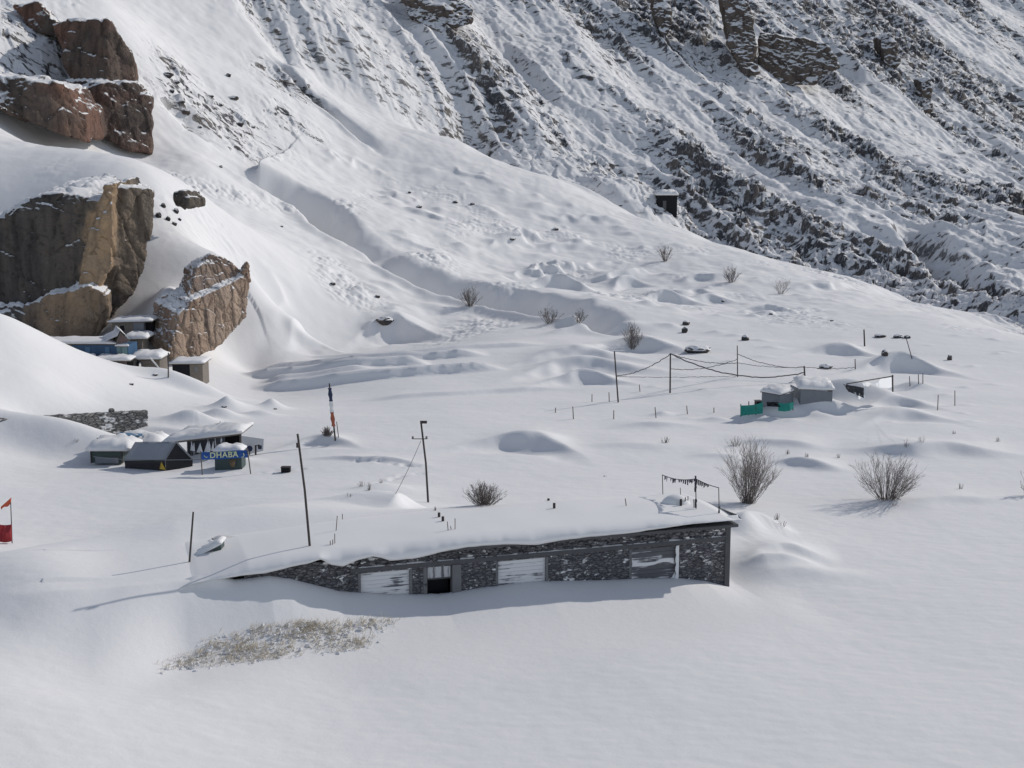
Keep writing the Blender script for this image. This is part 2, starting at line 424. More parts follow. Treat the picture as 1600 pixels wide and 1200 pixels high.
def relief(x, y):
    """rock relief of the mountain and of a few outcrops; returns dz and how rocky the place is (0..1)"""
    d, _ = poly_dist(x, y, EDGE)
    m = sstep(-1.5, 9.0, d + 3.0 * perlin(x * .08, y * .08, 301))
    deep = sstep(0, 60, d)
    pm = np.zeros_like(m)
    for px, py, r in PATCHES:
        pm = np.maximum(pm, np.exp(-((x - px) ** 2 + (y - py) ** 2) / (r * r)))
    a = x * .44 - y * .90; b = x * .90 + y * .44
    wb = b + 5.0 * perlin(a / 40, b / 30, 302)
    streak = fbm(a / 75, wb / 13, 303, 3)
    band = fbm(a / 90 + 4, b / 42, 330, 2)
    R = sstep(-.42, .62, streak * .8 + band * .9 - .02) * (.35 + .65 * sstep(-48, -8, x + .12 * (y - 250))) * (.5 + .5 * sstep(4, 36, d))
    big = 1 - np.abs(perlin(a / 120, wb / 30, 305)) * 2.2
    med = 1 - np.abs(perlin(a / 60, wb / 11, 306)) * 2.0
    sml = (1 - np.abs(perlin(a / 14 + .3 * perlin(a / 5, b / 5, 308), wb / 4.2, 307)) * 2.0) * sstep(-.3, .5, perlin(a / 30, b / 18, 309))
    v1, ax, ay, e1 = voronoi(a / 13 + .25 * perlin(a / 6, b / 6, 310), b / 6.0, 311)
    v2, bx, by, e2 = voronoi(a / 8.5 + .3 * perlin(a / 3, b / 3, 312), b / 2.2, 313)
    v3, cx, cy_, e3 = voronoi(a / 4.2 + .3 * perlin(a / 2, b / 2, 314), b / 1.1, 315)
    blocks = (v1 - .5) * .9 + ax * .7 + (v2 - .5) * .85 + bx * .5 + (v3 - .5) * .6 + cx * .25
    saw = 0
    for lam, amp, al, sd in ((7.5, 1.3, 9.0, 340), (3.4, 1.3, 6.0, 350), (1.7, .8, 3.5, 360)):
        ph = b / lam + .9 * perlin(a / (al * 1.3), b / (lam * 2.2), sd) + .35 * perlin(a / (al * .35), b / lam, sd + 1)
        fl = np.floor(ph); fr_ = ph - fl
        sh = _hash(fl.astype(np.int32), fl.astype(np.int32) * 0, sd + 2) * 7
        seg = a / al + sh
        i0 = np.floor(seg); k = seg - i0
        h0 = _hash(fl.astype(np.int32), i0.astype(np.int32), sd + 3); h1 = _hash(fl.astype(np.int32), i0.astype(np.int32) + 1, sd + 3)
        hh = np.clip((h0 + (h1 - h0) * sstep(.25, .75, k)) * 1.7 - .55, 0, 1.2)
        saw = saw + amp * hh * sstep(0, .12, fr_) * (1 - fr_) ** 1.15
    strk = perlin(a / 6.5 + .4 * perlin(a / 4, b / 4, 318), b / .95, 316) * .34 + perlin(a / 11, b / 2.1, 317) * .5
    cliff = np.exp(-((x - 38) / 22) ** 2 - ((y - 305) / 22) ** 2) + .8 * np.exp(-((x - 75) / 20) ** 2 - ((y - 320) / 26) ** 2)
    z = m * (2.6 * big + 1.9 * med + .4 * sml - 3.0 + strk * (.5 + .3 * R) + saw * (.30 + .85 * R) + R * (blocks * (1.2 + .6 * cliff)) + .25 * fbm(x * .35, y * .35, 320, 3))
    z = z + pm * (blocks * .6)
    return z.astype(np.float32), np.maximum(m * (.35 + .65 * R), pm * .9).astype(np.float32)

def height(x, y, want_rock=False):
    x = np.asarray(x, np.float64); y = np.asarray(y, np.float64)
    z = base(x, y)
    for x0, x1, y0, y1, fn in FEATURES:
        m = (x > x0) & (x < x1) & (y > y0) & (y < y1)
        if m.any():
            z[m] += fn(x[m], y[m])
    # gentle wind-packed undulation everywhere
    z += (.07 + .10 * sstep(62, 90, y)) * fbm(x * .06, y * .10, 201, 2) + .018 * fbm(x * .35 + y * .1, y * .6, 205, 2) + .010 * perlin(x * 1.4, y * 3.1, 209)
    far = sstep(124, 165, y)
    z += far * .22 * fbm(x * .18, y * .18, 215, 3)
    crust = far * sstep(.05, .55, perlin(x / 13, y / 13, 218)) * (1 - sstep(175, 240, y))
    z += crust * .62 * (np.abs(perlin(x * .55 + perlin(x * .2, y * .2, 220), y * .8, 221)) + .5 * np.abs(perlin(x * 1.3, y * 1.7, 222)) - .3)
    rk = None
    m = y > 118
    rk = np.zeros(x.shape, np.float32)
    if m.any():
        dz, r = relief(x[m], y[m])
        z[m] += dz; rk[m] = r
    # the drift lying against the front of the stone building, and the snow that meets its roof behind and at the left end
    s = (x - B0.x) * -BD.x + (y - B0.y) * -BD.y
    t = (x - B0.x) * BN.x + (y - B0.y) * BN.y
    near = (s > -9) & (s < 34) & (t > -12) & (t < 16)
    if near.any():
        sn, tn, zn = s[near], t[near], z[near]
        off = np.maximum(-tn - .1, 0)
        foot = np.interp(sn, FS_, FZ)
        left = sstep(20.2, 23.4, sn)
        foot = foot * (1 - left) + left * np.interp(sn, LS, LZ + .12)
        zt = foot * np.exp(-(off / (1.9 + 1.6 * sstep(21.8, 25.0, sn))) ** 1.5)
        w = sstep(-2.5, -.3, sn) * (1 - sstep(23.5, 29, sn)) * (1 - sstep(2.5, 8.0, off)) * np.where(sn > 0, tn < .6, 1 - sstep(.2, 3.5, tn))
        zn = zn * (1 - w) + zt * w
        back = np.interp(sn, KS, KZ) - .05 + .05 * sstep(20.9, 22.0, sn)
        ft = np.clip((tn - BROW_T) / (BACK_T - BROW_T), 0, 1)
        cap = np.interp(sn, BS, BZ) + (np.interp(sn, KS, KZ) - np.interp(sn, BS, BZ)) * ft + .10 * np.sin(math.pi * ft) - .05
        over = np.maximum(tn - BACK_T, 0)
        wb = sstep(3.0, 9.0, sn) * (1 - sstep(23.5, 29, sn)) * np.exp(-(over / 2.6) ** 2) * (tn > B_DEP - .1)
        zn = zn * (1 - wb) + back * wb
        wl = sstep(20.0, 20.9, sn) * (1 - sstep(23.5, 29, sn)) * sstep(-.5, -.1, tn) * (tn < B_DEP)
        zn = zn * (1 - wl) + (cap + .03 * sstep(20.9, 22.0, sn)) * wl
        z[near] = zn
    # under the stone building the snow never rises through the floor
    inside = (s > .12) & (s < B_LEN - .1) & (t > .1) & (t < B_DEP - .2)
    z = np.where(inside, np.minimum(z, .4), z)
    return (z, rk) if want_rock else z

def ground(u, v): return march(height, u, v)
def gz(x, y): return float(height(np.array([x]), np.array([y]))[0])

# fan-shaped sheet, finest inside the valley the camera overlooks
az = np.concatenate([np.radians(np.linspace(-48, -23.5, 70, endpoint=False)), np.radians(np.linspace(-23.5, 23.5, 950)), np.radians(np.linspace(23.5, 48, 71)[1:])])
def _rows():
    r = [3.0]
    while r[-1] < 680:
        k = r[-1]
        r.append(k + (.9 if k < 25 else .10 if k < 64 else .17 if k < 100 else .24 if k < 150 else k * .00145 if k < 620 else 2.0))
    return np.array(r)
rr = _rows()
GX = np.outer(rr, np.sin(az)); GY = np.outer(rr, np.cos(az))
GZ, GR = height(GX, GY, True)
nr, nc = GX.shape

def grid_mesh(name, X, Y, Z):
    nr, nc = X.shape
    me = bpy.data.meshes.new(name)
    co = np.stack([X, Y, Z], -1).reshape(-1, 3).astype(np.float32)
    i = np.arange(nr * nc).reshape(nr, nc)
    q = np.stack([i[:-1, :-1], i[:-1, 1:], i[1:, 1:], i[1:, :-1]], -1).reshape(-1).astype(np.int32)
    n = len(q) // 4
    me.vertices.add(len(co)); me.vertices.foreach_set('co', co.ravel())
    me.loops.add(n * 4); me.loops.foreach_set('vertex_index', q)
    me.polygons.add(n); me.polygons.foreach_set('loop_start', np.arange(0, n * 4, 4, dtype=np.int32))
    me.polygons.foreach_set('loop_total', np.full(n, 4, np.int32))
    me.polygons.foreach_set('use_smooth', np.ones(n, bool))
    me.update(calc_edges=True)
    return me
# ------------------------------------------------------------------ materials
def new_mat(name):
    m = bpy.data.materials.new(name); m.use_nodes = True
    nt = m.node_tree; nt.nodes.clear()
    out = nt.nodes.new('ShaderNodeOutputMaterial'); b = nt.nodes.new('ShaderNodeBsdfPrincipled')
    nt.links.new(b.outputs[0], out.inputs['Surface'])
    return m, nt, b

def N(nt, kind, **kw):
    n = nt.nodes.new(kind)
    for k, v in kw.items():
        if k in n.inputs: n.inputs[k].default_value = v
        else: setattr(n, k, v)
    return n

def ramp(nt, fac, stops):
    r = nt.nodes.new('ShaderNodeValToRGB')
    el = r.color_ramp.elements
    while len(el) < len(stops): el.new(0.5)
    for e, (p, c) in zip(el, stops):
        e.position = p; e.color = c if len(c) == 4 else (*c, 1)
    nt.links.new(fac, r.inputs[0]); return r.outputs[0]

def mathn(nt, op, a, b=None, clamp=False):
    n = nt.nodes.new('ShaderNodeMath'); n.operation = op; n.use_clamp = clamp
    for i, s in enumerate((a, b)):
        if s is None: continue
        if isinstance(s, (int, float)): n.inputs[i].default_value = s
        else: nt.links.new(s, n.inputs[i])
    return n.outputs[0]

def mixc(nt, fac, a, b):
    n = nt.nodes.new('ShaderNodeMix'); n.data_type = 'RGBA'
    if isinstance(fac, (int, float)): n.inputs[0].default_value = fac
    else: nt.links.new(fac, n.inputs[0])
    for i, s in ((6, a), (7, b)):
        if isinstance(s, tuple): n.inputs[i].default_value = (*s[:3], 1)
        else: nt.links.new(s, n.inputs[i])
    return n.outputs[2]

def noise(nt, scale, detail=4, rough=.55, stretch=(1, 1, 1), vec='pos', dist=0.0, rot=(0, 0, 0)):
    if vec == 'pos': src = N(nt, 'ShaderNodeNewGeometry').outputs['Position']
    else: src = N(nt, 'ShaderNodeTexCoord').outputs['Object']
    mp = N(nt, 'ShaderNodeMapping'); mp.inputs['Scale'].default_value = stretch; mp.inputs['Rotation'].default_value = rot
    nt.links.new(src, mp.inputs['Vector'])
    n = N(nt, 'ShaderNodeTexNoise', Scale=scale, Detail=detail, Roughness=rough, Distortion=dist)
    nt.links.new(mp.outputs[0], n.inputs['Vector'])
    return n.outputs[0]

def bump(nt, bsdf, h, strength=.4, dist=.1):
    b = N(nt, 'ShaderNodeBump', Strength=strength, Distance=dist)
    nt.links.new(h, b.inputs['Height']); nt.links.new(b.outputs[0], bsdf.inputs['Normal'])

SNOW = (0.81, 0.805, 0.80)

def snow_on_rock(name, tone_a, tone_b, tone_c, lo, hi, attr=None, streaks=True, bscale=1.0, tone=False, dusting=0.0):
    """rock, with snow lying wherever the surface is flat enough to hold it"""
    m, nt, b = new_mat(name)
    geo = N(nt, 'ShaderNodeNewGeometry')
    sep = N(nt, 'ShaderNodeSeparateXYZ'); nt.links.new(geo.outputs['Normal'], sep.inputs[0])
    n1 = noise(nt, .5 / bscale, 6, .6); n2 = noise(nt, 2.6 / bscale, 5, .65); n3 = noise(nt, .12 / bscale, 3, .5)
    up = mathn(nt, 'ADD', sep.outputs['Z'], mathn(nt, 'MULTIPLY', mathn(nt, 'SUBTRACT', n2, .5), .34))
    up = mathn(nt, 'ADD', up, mathn(nt, 'MULTIPLY', mathn(nt, 'SUBTRACT', n1, .5), .22))
    mr = N(nt, 'ShaderNodeMapRange'); mr.inputs['From Min'].default_value = lo; mr.inputs['From Max'].default_value = hi
    nt.links.new(up, mr.inputs['Value'])
    snow = mr.outputs[0]
    if attr:
        at = N(nt, 'ShaderNodeAttribute', attribute_name=attr)
        bare = N(nt, 'ShaderNodeMapRange'); bare.inputs['From Min'].default_value = .05; bare.inputs['From Max'].default_value = .4
        nt.links.new(at.outputs['Fac'], bare.inputs['Value'])
        snow = mathn(nt, 'MAXIMUM', snow, mathn(nt, 'SUBTRACT', 1.0, bare.outputs[0]))
        # thin slivers of rock showing along the fall line
        mp = N(nt, 'ShaderNodeMapping'); mp.inputs['Rotation'].default_value = (0, 0, math.radians(64)); mp.inputs['Scale'].default_value = (.22, .95, .5)
        nt.links.new(geo.outputs['Position'], mp.inputs['Vector'])
        ns = N(nt, 'ShaderNodeTexNoise', Scale=1.0, Detail=5.0, Roughness=.65, Distortion=.4); nt.links.new(mp.outputs[0], ns.inputs['Vector'])
        sl = mathn(nt, 'ADD', ns.outputs[0], mathn(nt, 'MULTIPLY', mathn(nt, 'SUBTRACT', .86, sep.outputs['Z']), .45))
        sl = mathn(nt, 'ADD', sl, mathn(nt, 'MULTIPLY', mathn(nt, 'SUBTRACT', at.outputs['Fac'], .7), .16))
        sm = N(nt, 'ShaderNodeMapRange'); sm.inputs['From Min'].default_value = .585; sm.inputs['From Max'].default_value = .635
        nt.links.new(sl, sm.inputs['Value'])
        snow = mathn(nt, 'MINIMUM', snow, mathn(nt, 'SUBTRACT', 1.0, mathn(nt, 'MULTIPLY', sm.outputs[0], bare.outputs[0])))
    c1 = mixc(nt, n1, tone_a, tone_b)
    f3 = N(nt, 'ShaderNodeMapRange'); f3.inputs['From Min'].default_value = .42; f3.inputs['From Max'].default_value = .62
    nt.links.new(n3, f3.inputs['Value'])
    c2 = mixc(nt, f3.outputs[0], c1, tone_c)
    dust = noise(nt, 1.7 / bscale, 6, .7, (1, 1, .6))
    c2 = mixc(nt, ramp(nt, dust, [(.52, (0, 0, 0)), (.72, (dusting,) * 3)]), c2, SNOW)
    if streaks:
        st = noise(nt, .8 / bscale, 5, .6, (1.5, 1.5, .12))
        sr = ramp(nt, st, [(.35, (.45, .45, .47)), (.52, (1, 1, 1)), (.7, (1.25, 1.2, 1.1))])
        mm = N(nt, 'ShaderNodeMix', data_type='RGBA', blend_type='MULTIPLY'); mm.inputs[0].default_value = .8
        nt.links.new(c2, mm.inputs[6]); nt.links.new(sr, mm.inputs[7]); c2 = mm.outputs[2]
    col = mixc(nt, snow, c2, SNOW)
    nt.links.new(col, b.inputs['Base Color'])
    b.inputs['Roughness'].default_value = .8
    b.inputs['Specular IOR Level'].default_value = .15
    hh = mathn(nt, 'ADD', mathn(nt, 'MULTIPLY', n2, 1.0), n1)
    hh = mathn(nt, 'MULTIPLY', hh, mathn(nt, 'SUBTRACT', 1.05, snow))
    if attr:      # the snow's own wind crust on the valley floor is very faint; on the mountain it lies in lumpy streaks
        hh = mathn(nt, 'ADD', hh, mathn(nt, 'MULTIPLY', ns.outputs[0], mathn(nt, 'MULTIPLY', at.outputs['Fac'], 1.6)))
    if tone:
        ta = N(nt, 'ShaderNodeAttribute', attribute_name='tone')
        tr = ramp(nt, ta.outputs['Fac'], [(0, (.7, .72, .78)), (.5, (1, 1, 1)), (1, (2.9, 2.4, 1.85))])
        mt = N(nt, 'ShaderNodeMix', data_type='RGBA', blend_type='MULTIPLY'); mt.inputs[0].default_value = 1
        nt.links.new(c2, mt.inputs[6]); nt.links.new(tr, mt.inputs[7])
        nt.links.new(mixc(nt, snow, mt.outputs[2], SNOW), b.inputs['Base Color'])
    bump(nt, b, hh, .9, .35 * bscale)
    return m

def make_snow(name='snow', ripple=.04):
    m, nt, b = new_mat(name)
    n = noise(nt, .25, 4, .55)
    nt.links.new(mixc(nt, n, (.785, .78, .775), (.835, .83, .825)), b.inputs['Base Color'])
    b.inputs['Roughness'].default_value = .65
    b.inputs['Specular IOR Level'].default_value = .2
    r1 = noise(nt, 1.0, 4, .6, (.8, 2.6, 1), rot=(0, 0, .35)); r2 = noise(nt, 9.0, 3, .6)
    bump(nt, b, mathn(nt, 'ADD', r1, mathn(nt, 'MULTIPLY', r2, .12)), ripple, .12)
    return m

def plain(name, c, rough=.7, vary=.25, scale=6, metal=0.0, stretch=(1, 1, 1), bstr=.2, spec=.3):
    m, nt, b = new_mat(name)
    n = noise(nt, scale, 5, .6, stretch, 'obj')
    lo = tuple(x * (1 - vary) for x in c); hi = tuple(min(1, x * (1 + vary)) for x in c)
    nt.links.new(mixc(nt, n, lo, hi), b.inputs['Base Color'])
    b.inputs['Roughness'].default_value = rough; b.inputs['Metallic'].default_value = metal
    b.inputs['Specular IOR Level'].default_value = spec
    if bstr: bump(nt, b, n, bstr, .02)
    return m

M = {}
M['snow'] = make_snow()
M['terrain'] = snow_on_rock('snowy mountain rock', (.055, .058, .068), (.115, .112, .116), (.165, .145, .13), .44, .54, 'rock', False, dusting=.5)

me = grid_mesh('snow_ground', GX, GY, GZ)
att = me.attributes.new('rock', 'FLOAT', 'POINT'); att.data.foreach_set('value', GR.ravel().astype(np.float32))
terrain = bpy.data.objects.new('snow_terrain', me); COL.objects.link(terrain)
terrain['kind'] = 'structure'
me.materials.append(M['terrain'])
# ------------------------------------------------------------------ mesh and object helpers
class MB:
    """collects boxes, tubes, sheets in world coordinates; build() links them as ONE mesh object"""
    def __init__(self): self.v = []; self.f = []
    def add(self, vs, fs):
        n = len(self.v); self.v += [tuple(p) for p in vs]; self.f += [tuple(i + n for i in f) for f in fs]
    def hexa(self, p):     # 8 corners: bottom ring 0-3, top ring 4-7
        self.add(p, [(3, 2, 1, 0), (4, 5, 6, 7), (0, 1, 5, 4), (1, 2, 6, 5), (2, 3, 7, 6), (3, 0, 4, 7)])
    def box(self, o, ex, ey, z0, z1):
        """o: corner on the ground, ex / ey: edge vectors"""
        o = Vector(o); ex = Vector(ex); ey = Vector(ey)
        c = [o, o + ex, o + ex + ey, o + ey]
        self.hexa([(p.x, p.y, z0 + p.z) for p in c] + [(p.x, p.y, z1 + p.z) for p in c])
    def tube(self, pts, r0, r1=None, n=6):
        r1 = r0 if r1 is None else r1
        pts = [Vector(p) for p in pts]; k = len(pts); vs = []
        for i, p in enumerate(pts):
            t = (pts[min(i + 1, k - 1)] - pts[max(i - 1, 0)]).normalized()
            a = t.orthogonal().normalized() if abs(t.z) < .9 else Vector((1, 0, 0)) - t * t.x
            a.normalize(); b = t.cross(a); r = r0 + (r1 - r0) * i / max(1, k - 1)
            vs += [p + (a * math.cos(2 * math.pi * j / n) + b * math.sin(2 * math.pi * j / n)) * r for j in range(n)]
        fs = [(i * n + j, i * n + (j + 1) % n, (i + 1) * n + (j + 1) % n, (i + 1) * n + j) for i in range(k - 1) for j in range(n)]
        fs += [tuple(reversed(range(n))), tuple(range((k - 1) * n, k * n))]
        self.add(vs, fs)
    def sheet(self, rows, thick=None, nrm=None):
        """a grid of points; with thick a closed slab offset along -nrm"""
        R, C = len(rows), len(rows[0])
        vs = [Vector(p) for r in rows for p in r]
        fs = [(i * C + j, i * C + j + 1, (i + 1) * C + j + 1, (i + 1) * C + j) for i in range(R - 1) for j in range(C - 1)]
        if thick:
            nrm = Vector(nrm); n = len(vs)
            vs += [p - nrm * thick for p in vs]
            fs += [tuple(i + n for i in reversed(f)) for f in fs[:]]
            ring = [j for j in range(C)] + [i * C + C - 1 for i in range(1, R)] + [(R - 1) * C + j for j in range(C - 2, -1, -1)] + [i * C for i in range(R - 2, 0, -1)]
            fs += [(ring[(i + 1) % len(ring)], ring[i], ring[i] + n, ring[(i + 1) % len(ring)] + n) for i in range(len(ring))]
        self.add(vs, fs)
    def build(self, name, mat, parent=None, smooth=False, bevel=0.0):
        off = Vector((0, 0, 0)); p = parent
        while p is not None: off += p.location; p = p.parent
        if parent is None and self.v:
            xs, ys, zs = zip(*self.v)
            off = Vector(((min(xs) + max(xs)) / 2, (min(ys) + max(ys)) / 2, min(zs))); loc = off.copy()
        else: loc = Vector((0, 0, 0))
        me = bpy.data.meshes.new(name)
        me.from_pydata([(a - off.x, b - off.y, c - off.z) for a, b, c in self.v], [], self.f)
        if smooth: me.polygons.foreach_set('use_smooth', [True] * len(me.polygons))
        me.materials.append(M[mat] if isinstance(mat, str) else mat)
        me.update()
        o = bpy.data.objects.new(name, me); COL.objects.link(o); o.location = loc
        if parent is not None: o.parent = parent
        if bevel:
            bm = bmesh.new(); bm.from_mesh(me)
            bmesh.ops.recalc_face_normals(bm, faces=bm.faces)
            bmesh.ops.bevel(bm, geom=[e for e in bm.edges if not e.is_boundary and e.calc_face_angle(0) > .6], offset=bevel, segments=2, affect='EDGES')
            bm.to_mesh(me); bm.free()
        return o

def tag(o, label, cat, group=None, kind=None):
    o['label'] = label
    if cat: o['category'] = cat
    if group: o['group'] = group
    if kind: o['kind'] = kind
    return o

def thing(name, loc, label, cat, group=None):
    o = bpy.data.objects.new(name, None); COL.objects.link(o)
    o.location = Vector(loc); o.empty_display_size = .3
    return tag(o, label, cat, group)

def sag(a, b, s, n=14):
    a = Vector(a); b = Vector(b)
    return [a.lerp(b, i / n) - Vector((0, 0, 4 * s * (i / n) * (1 - i / n))) for i in range(n + 1)]

def snow_pad(corners, z, thick, over=.12, seed=1, n=9, lump=.35):
    """a pillow of snow lying on a four-cornered slab (corners in order), as a closed mesh"""
    mb = MB(); rng = random.Random(seed)
    c = [Vector((p[0], p[1], 0)) for p in corners]; mid = sum(c, Vector()) / 4
    c = [mid + (p - mid) * (1 + over / max(.3, (p - mid).length)) for p in c]
    top, bot = [], []
    k = [[rng.uniform(-1, 1) for _ in range(n + 1)] for _ in range(n + 1)]
    zc = z if isinstance(z, (list, tuple)) else [z] * 4
    for i in range(n + 1):
        ra, rb = [], []
        for j in range(n + 1):
            u, v = i / n, j / n
            p = c[0].lerp(c[1], u).lerp(c[3].lerp(c[2], u), v)
            zz = (zc[0] * (1 - u) + zc[1] * u) * (1 - v) + (zc[3] * (1 - u) + zc[2] * u) * v
            e = min(u, 1 - u, v, 1 - v)
            prof = 1 - (1 - min(1, e / .22)) ** 2.5
            w = 1 + lump * k[i][j]
            ra.append((p.x, p.y, zz + .01 + thick * (.25 + .75 * prof) * w)); rb.append((p.x, p.y, zz + .01 - (.10 * thick if e == 0 else 0)))
        top.append(ra); bot.append(rb)
    C = n + 1
    mb.add([p for r in top for p in r] + [p for r in bot for p in r], [])
    tot = C * C
    for i in range(n):
        for j in range(n):
            q = (i * C + j, (i + 1) * C + j, (i + 1) * C + j + 1, i * C + j + 1)
            mb.f.append(q); mb.f.append(tuple(x + tot for x in reversed(q)))
    ring = [j for j in range(C)] + [i * C + n for i in range(1, C)] + [n * C + j for j in range(n - 1, -1, -1)] + [i * C for i in range(n - 1, 0, -1)]
    for a, b in zip(ring, ring[1:] + ring[:1]): mb.f.append((a, b, b + tot, a + tot))
    return mb

# materials of the built things
M['wood'] = plain('weathered wood', (.075, .065, .06), .85, .35, 12, stretch=(1, 1, .1))
M['pale_wood'] = plain('grey dry wood', (.16, .14, .12), .85, .3, 12, stretch=(1, 1, .1))
M['steel'] = plain('dull steel', (.22, .23, .25), .5, .2, 4, .4)
M['dark_steel'] = plain('rusty dark iron', (.05, .04, .038), .7, .3, 9)
M['concrete'] = plain('grey concrete', (.17, .17, .175), .9, .2, 2.5)
M['dark_concrete'] = plain('damp dark concrete', (.10, .10, .105), .9, .25, 2.5)
M['black'] = plain('black bodies and interior shade', (.012, .012, .014), .8, .3, 3)  # near-black, also stands in for the shade inside openings
M['tarp_grey'] = plain('grey plastic tarpaulin', (.30, .32, .35), .45, .12, 1.5)  # also colours the sheet put in for shadow beside the long shed
M['tarp_black'] = plain('black tarpaulin', (.022, .022, .025), .5, .4, 2)
M['tarp_green'] = plain('dark green tarpaulin', (.06, .085, .08), .6, .2, 2)
M['tarp_blue'] = plain('faded blue tarpaulin', (.10, .20, .32), .55, .2, 2)
M['yellow'] = plain('dull yellow cloth', (.42, .30, .05), .8, .2, 4)
M['brown'] = plain('brown sacking', (.14, .10, .06), .9, .3, 4)
M['blue_paint'] = plain('blue painted boards', (.05, .11, .20), .5, .35, 3, stretch=(1.5, 1.5, .3))
M['teal'] = plain('pale teal window sheet', (.16, .26, .28), .3, .2, 3)
M['banner_blue'] = plain('blue banner cloth', (.03, .10, .34), .7, .3, 1.3)
M['letter'] = plain('pale yellow lettering', (.62, .66, .40), .7, .08, 3, bstr=0)
M['white_cloth'] = plain('white cloth', (.72, .72, .70), .8, .06, 3)
M['blue_cloth'] = plain('deep blue cloth', (.03, .04, .085), .8, .2, 3)
M['red_cloth'] = plain('faded red cloth', (.36, .045, .05), .8, .3, 5)
M['rust_cloth'] = plain('faded rust red cloth', (.33, .10, .06), .8, .3, 5)
M['orange_cloth'] = plain('orange red cloth', (.50, .10, .05), .8, .3, 5)
M['net_green'] = plain('green shade net', (.02, .23, .19), .7, .35, 5)
M['dark_cloth'] = plain('weathered dark flag cloth', (.05, .055, .07), .85, .5, 4)
M['twig'] = plain('bare grey brown twigs', (.17, .145, .13), .9, .3, 3, bstr=0)
M['thin_twig'] = plain('bare outer twigs', (.27, .24, .215), .9, .3, 3, bstr=0)
M['straw'] = plain('dry winter grass', (.68, .61, .49), .9, .2, 2, bstr=0)
M['rope'] = plain('frosted dark rope', (.09, .09, .10), .9, .4, 8)
M['glare_sheet'] = plain('white glare sheet', (.90, .90, .89), .4, .03, 2)  # white that imitates the sun's glint
M['grey_board'] = plain('grey board wall', (.20, .215, .235), .7, .2, 2)
M['pink_board'] = plain('weathered pinkish boards', (.17, .12, .115), .85, .3, 3)
M['hut_stone'] = plain('village stone wall', (.20, .175, .15), .9, .5, 7, bstr=.8)
M['pine'] = plain('dull green sprigs', (.07, .08, .05), .9, .4, 4)

def stone_mat(name, ca, cb, joint, snow_amt, cell=2.6, plane=0.0, fleck=1.1):
    """rough stone courses with snow blown into the joints; plane: horizontal direction of the wall"""
    m, nt, b = new_mat(name)
    tc = N(nt, 'ShaderNodeTexCoord'); mp = N(nt, 'ShaderNodeMapping')
    mp.inputs['Rotation'].default_value = (0, 0, -plane); mp.inputs['Scale'].default_value = (cell, .25, cell * 2.3)
    nt.links.new(tc.outputs['Object'], mp.inputs['Vector'])
    nz = N(nt, 'ShaderNodeTexNoise', Scale=3.0, Detail=3.0); nt.links.new(mp.outputs[0], nz.inputs['Vector'])
    add = N(nt, 'ShaderNodeMix', data_type='RGBA', blend_type='ADD'); add.inputs[0].default_value = .35
    nt.links.new(mp.outputs[0], add.inputs[6]); nt.links.new(nz.outputs['Color'], add.inputs[7])
    v = N(nt, 'ShaderNodeTexVoronoi', Scale=1.0); nt.links.new(add.outputs[2], v.inputs['Vector'])
    ve = N(nt, 'ShaderNodeTexVoronoi', Scale=1.0, feature='DISTANCE_TO_EDGE'); nt.links.new(add.outputs[2], ve.inputs['Vector'])
    sepc = N(nt, 'ShaderNodeSeparateColor'); nt.links.new(v.outputs['Color'], sepc.inputs[0])
    stone = mixc(nt, sepc.outputs[0], ca, cb)
    jr = N(nt, 'ShaderNodeMapRange'); jr.inputs['From Min'].default_value = .03; jr.inputs['From Max'].default_value = .14
    nt.links.new(ve.outputs['Distance'], jr.inputs['Value'])
    col = mixc(nt, jr.outputs[0], joint, stone)
    s1 = noise(nt, fleck, 6, .68, (1, 1, 1.8), 'obj'); s2 = noise(nt, .35, 2, .5, (1, 1, 1), 'obj')
    lo = mathn(nt, 'ADD', s1, mathn(nt, 'MULTIPLY', mathn(nt, 'SUBTRACT', s2, .5), .5))
    lo = mathn(nt, 'ADD', lo, mathn(nt, 'MULTIPLY', sepc.outputs[1], .16))
    sr = N(nt, 'ShaderNodeMapRange'); sr.inputs['From Min'].default_value = .74 - snow_amt; sr.inputs['From Max'].default_value = .80 - snow_amt
    nt.links.new(lo, sr.inputs['Value'])
    nt.links.new(mixc(nt, sr.outputs[0], col, SNOW), b.inputs['Base Color'])
    b.inputs['Roughness'].default_value = .9
    bump(nt, b, mathn(nt, 'ADD', jr.outputs[0], mathn(nt, 'MULTIPLY', sepc.outputs[2], .6)), .8, .05)
    return m
WALL_ANG = math.atan2(BD.y, BD.x)
M['stone'] = stone_mat('snow-flecked stone courses', (.115, .115, .125), (.19, .185, .19), (.075, .075, .082), .03, 4.2, WALL_ANG, 2.6)
M['rubble'] = stone_mat('rough rubble', (.16, .155, .15), (.30, .29, .27), (.06, .06, .06), .12, 3.2, 0.0)

def plastered(name, basec, amt, horiz=True, ang=0.0):
    """a panel plastered with wind-blown snow in streaks"""
    m, nt, b = new_mat(name)
    st = (.5, .5, 11) if horiz else (7, 7, .35)
    n = noise(nt, 1.0, 5, .6, st, 'obj'); n2 = noise(nt, 1.3, 3, .5, (1, 1, 1), 'obj')
    s = mathn(nt, 'ADD', n, mathn(nt, 'MULTIPLY', mathn(nt, 'SUBTRACT', n2, .5), .6))
    mr = N(nt, 'ShaderNodeMapRange'); mr.inputs['From Min'].default_value = .5 - amt; mr.inputs['From Max'].default_value = .58 - amt
    nt.links.new(s, mr.inputs['Value'])
    nt.links.new(mixc(nt, mr.outputs[0], basec, (.74, .74, .745)), b.inputs['Base Color'])
    b.inputs['Roughness'].default_value = .75
    bump(nt, b, mr.outputs[0], .5, .03)
    return m
M['shutter_snow'] = plastered('shutter plastered with snow', (.13, .135, .15), .13)
M['shutter_bare'] = plastered('grey shutter dusted with snow', (.12, .12, .13), -.06)
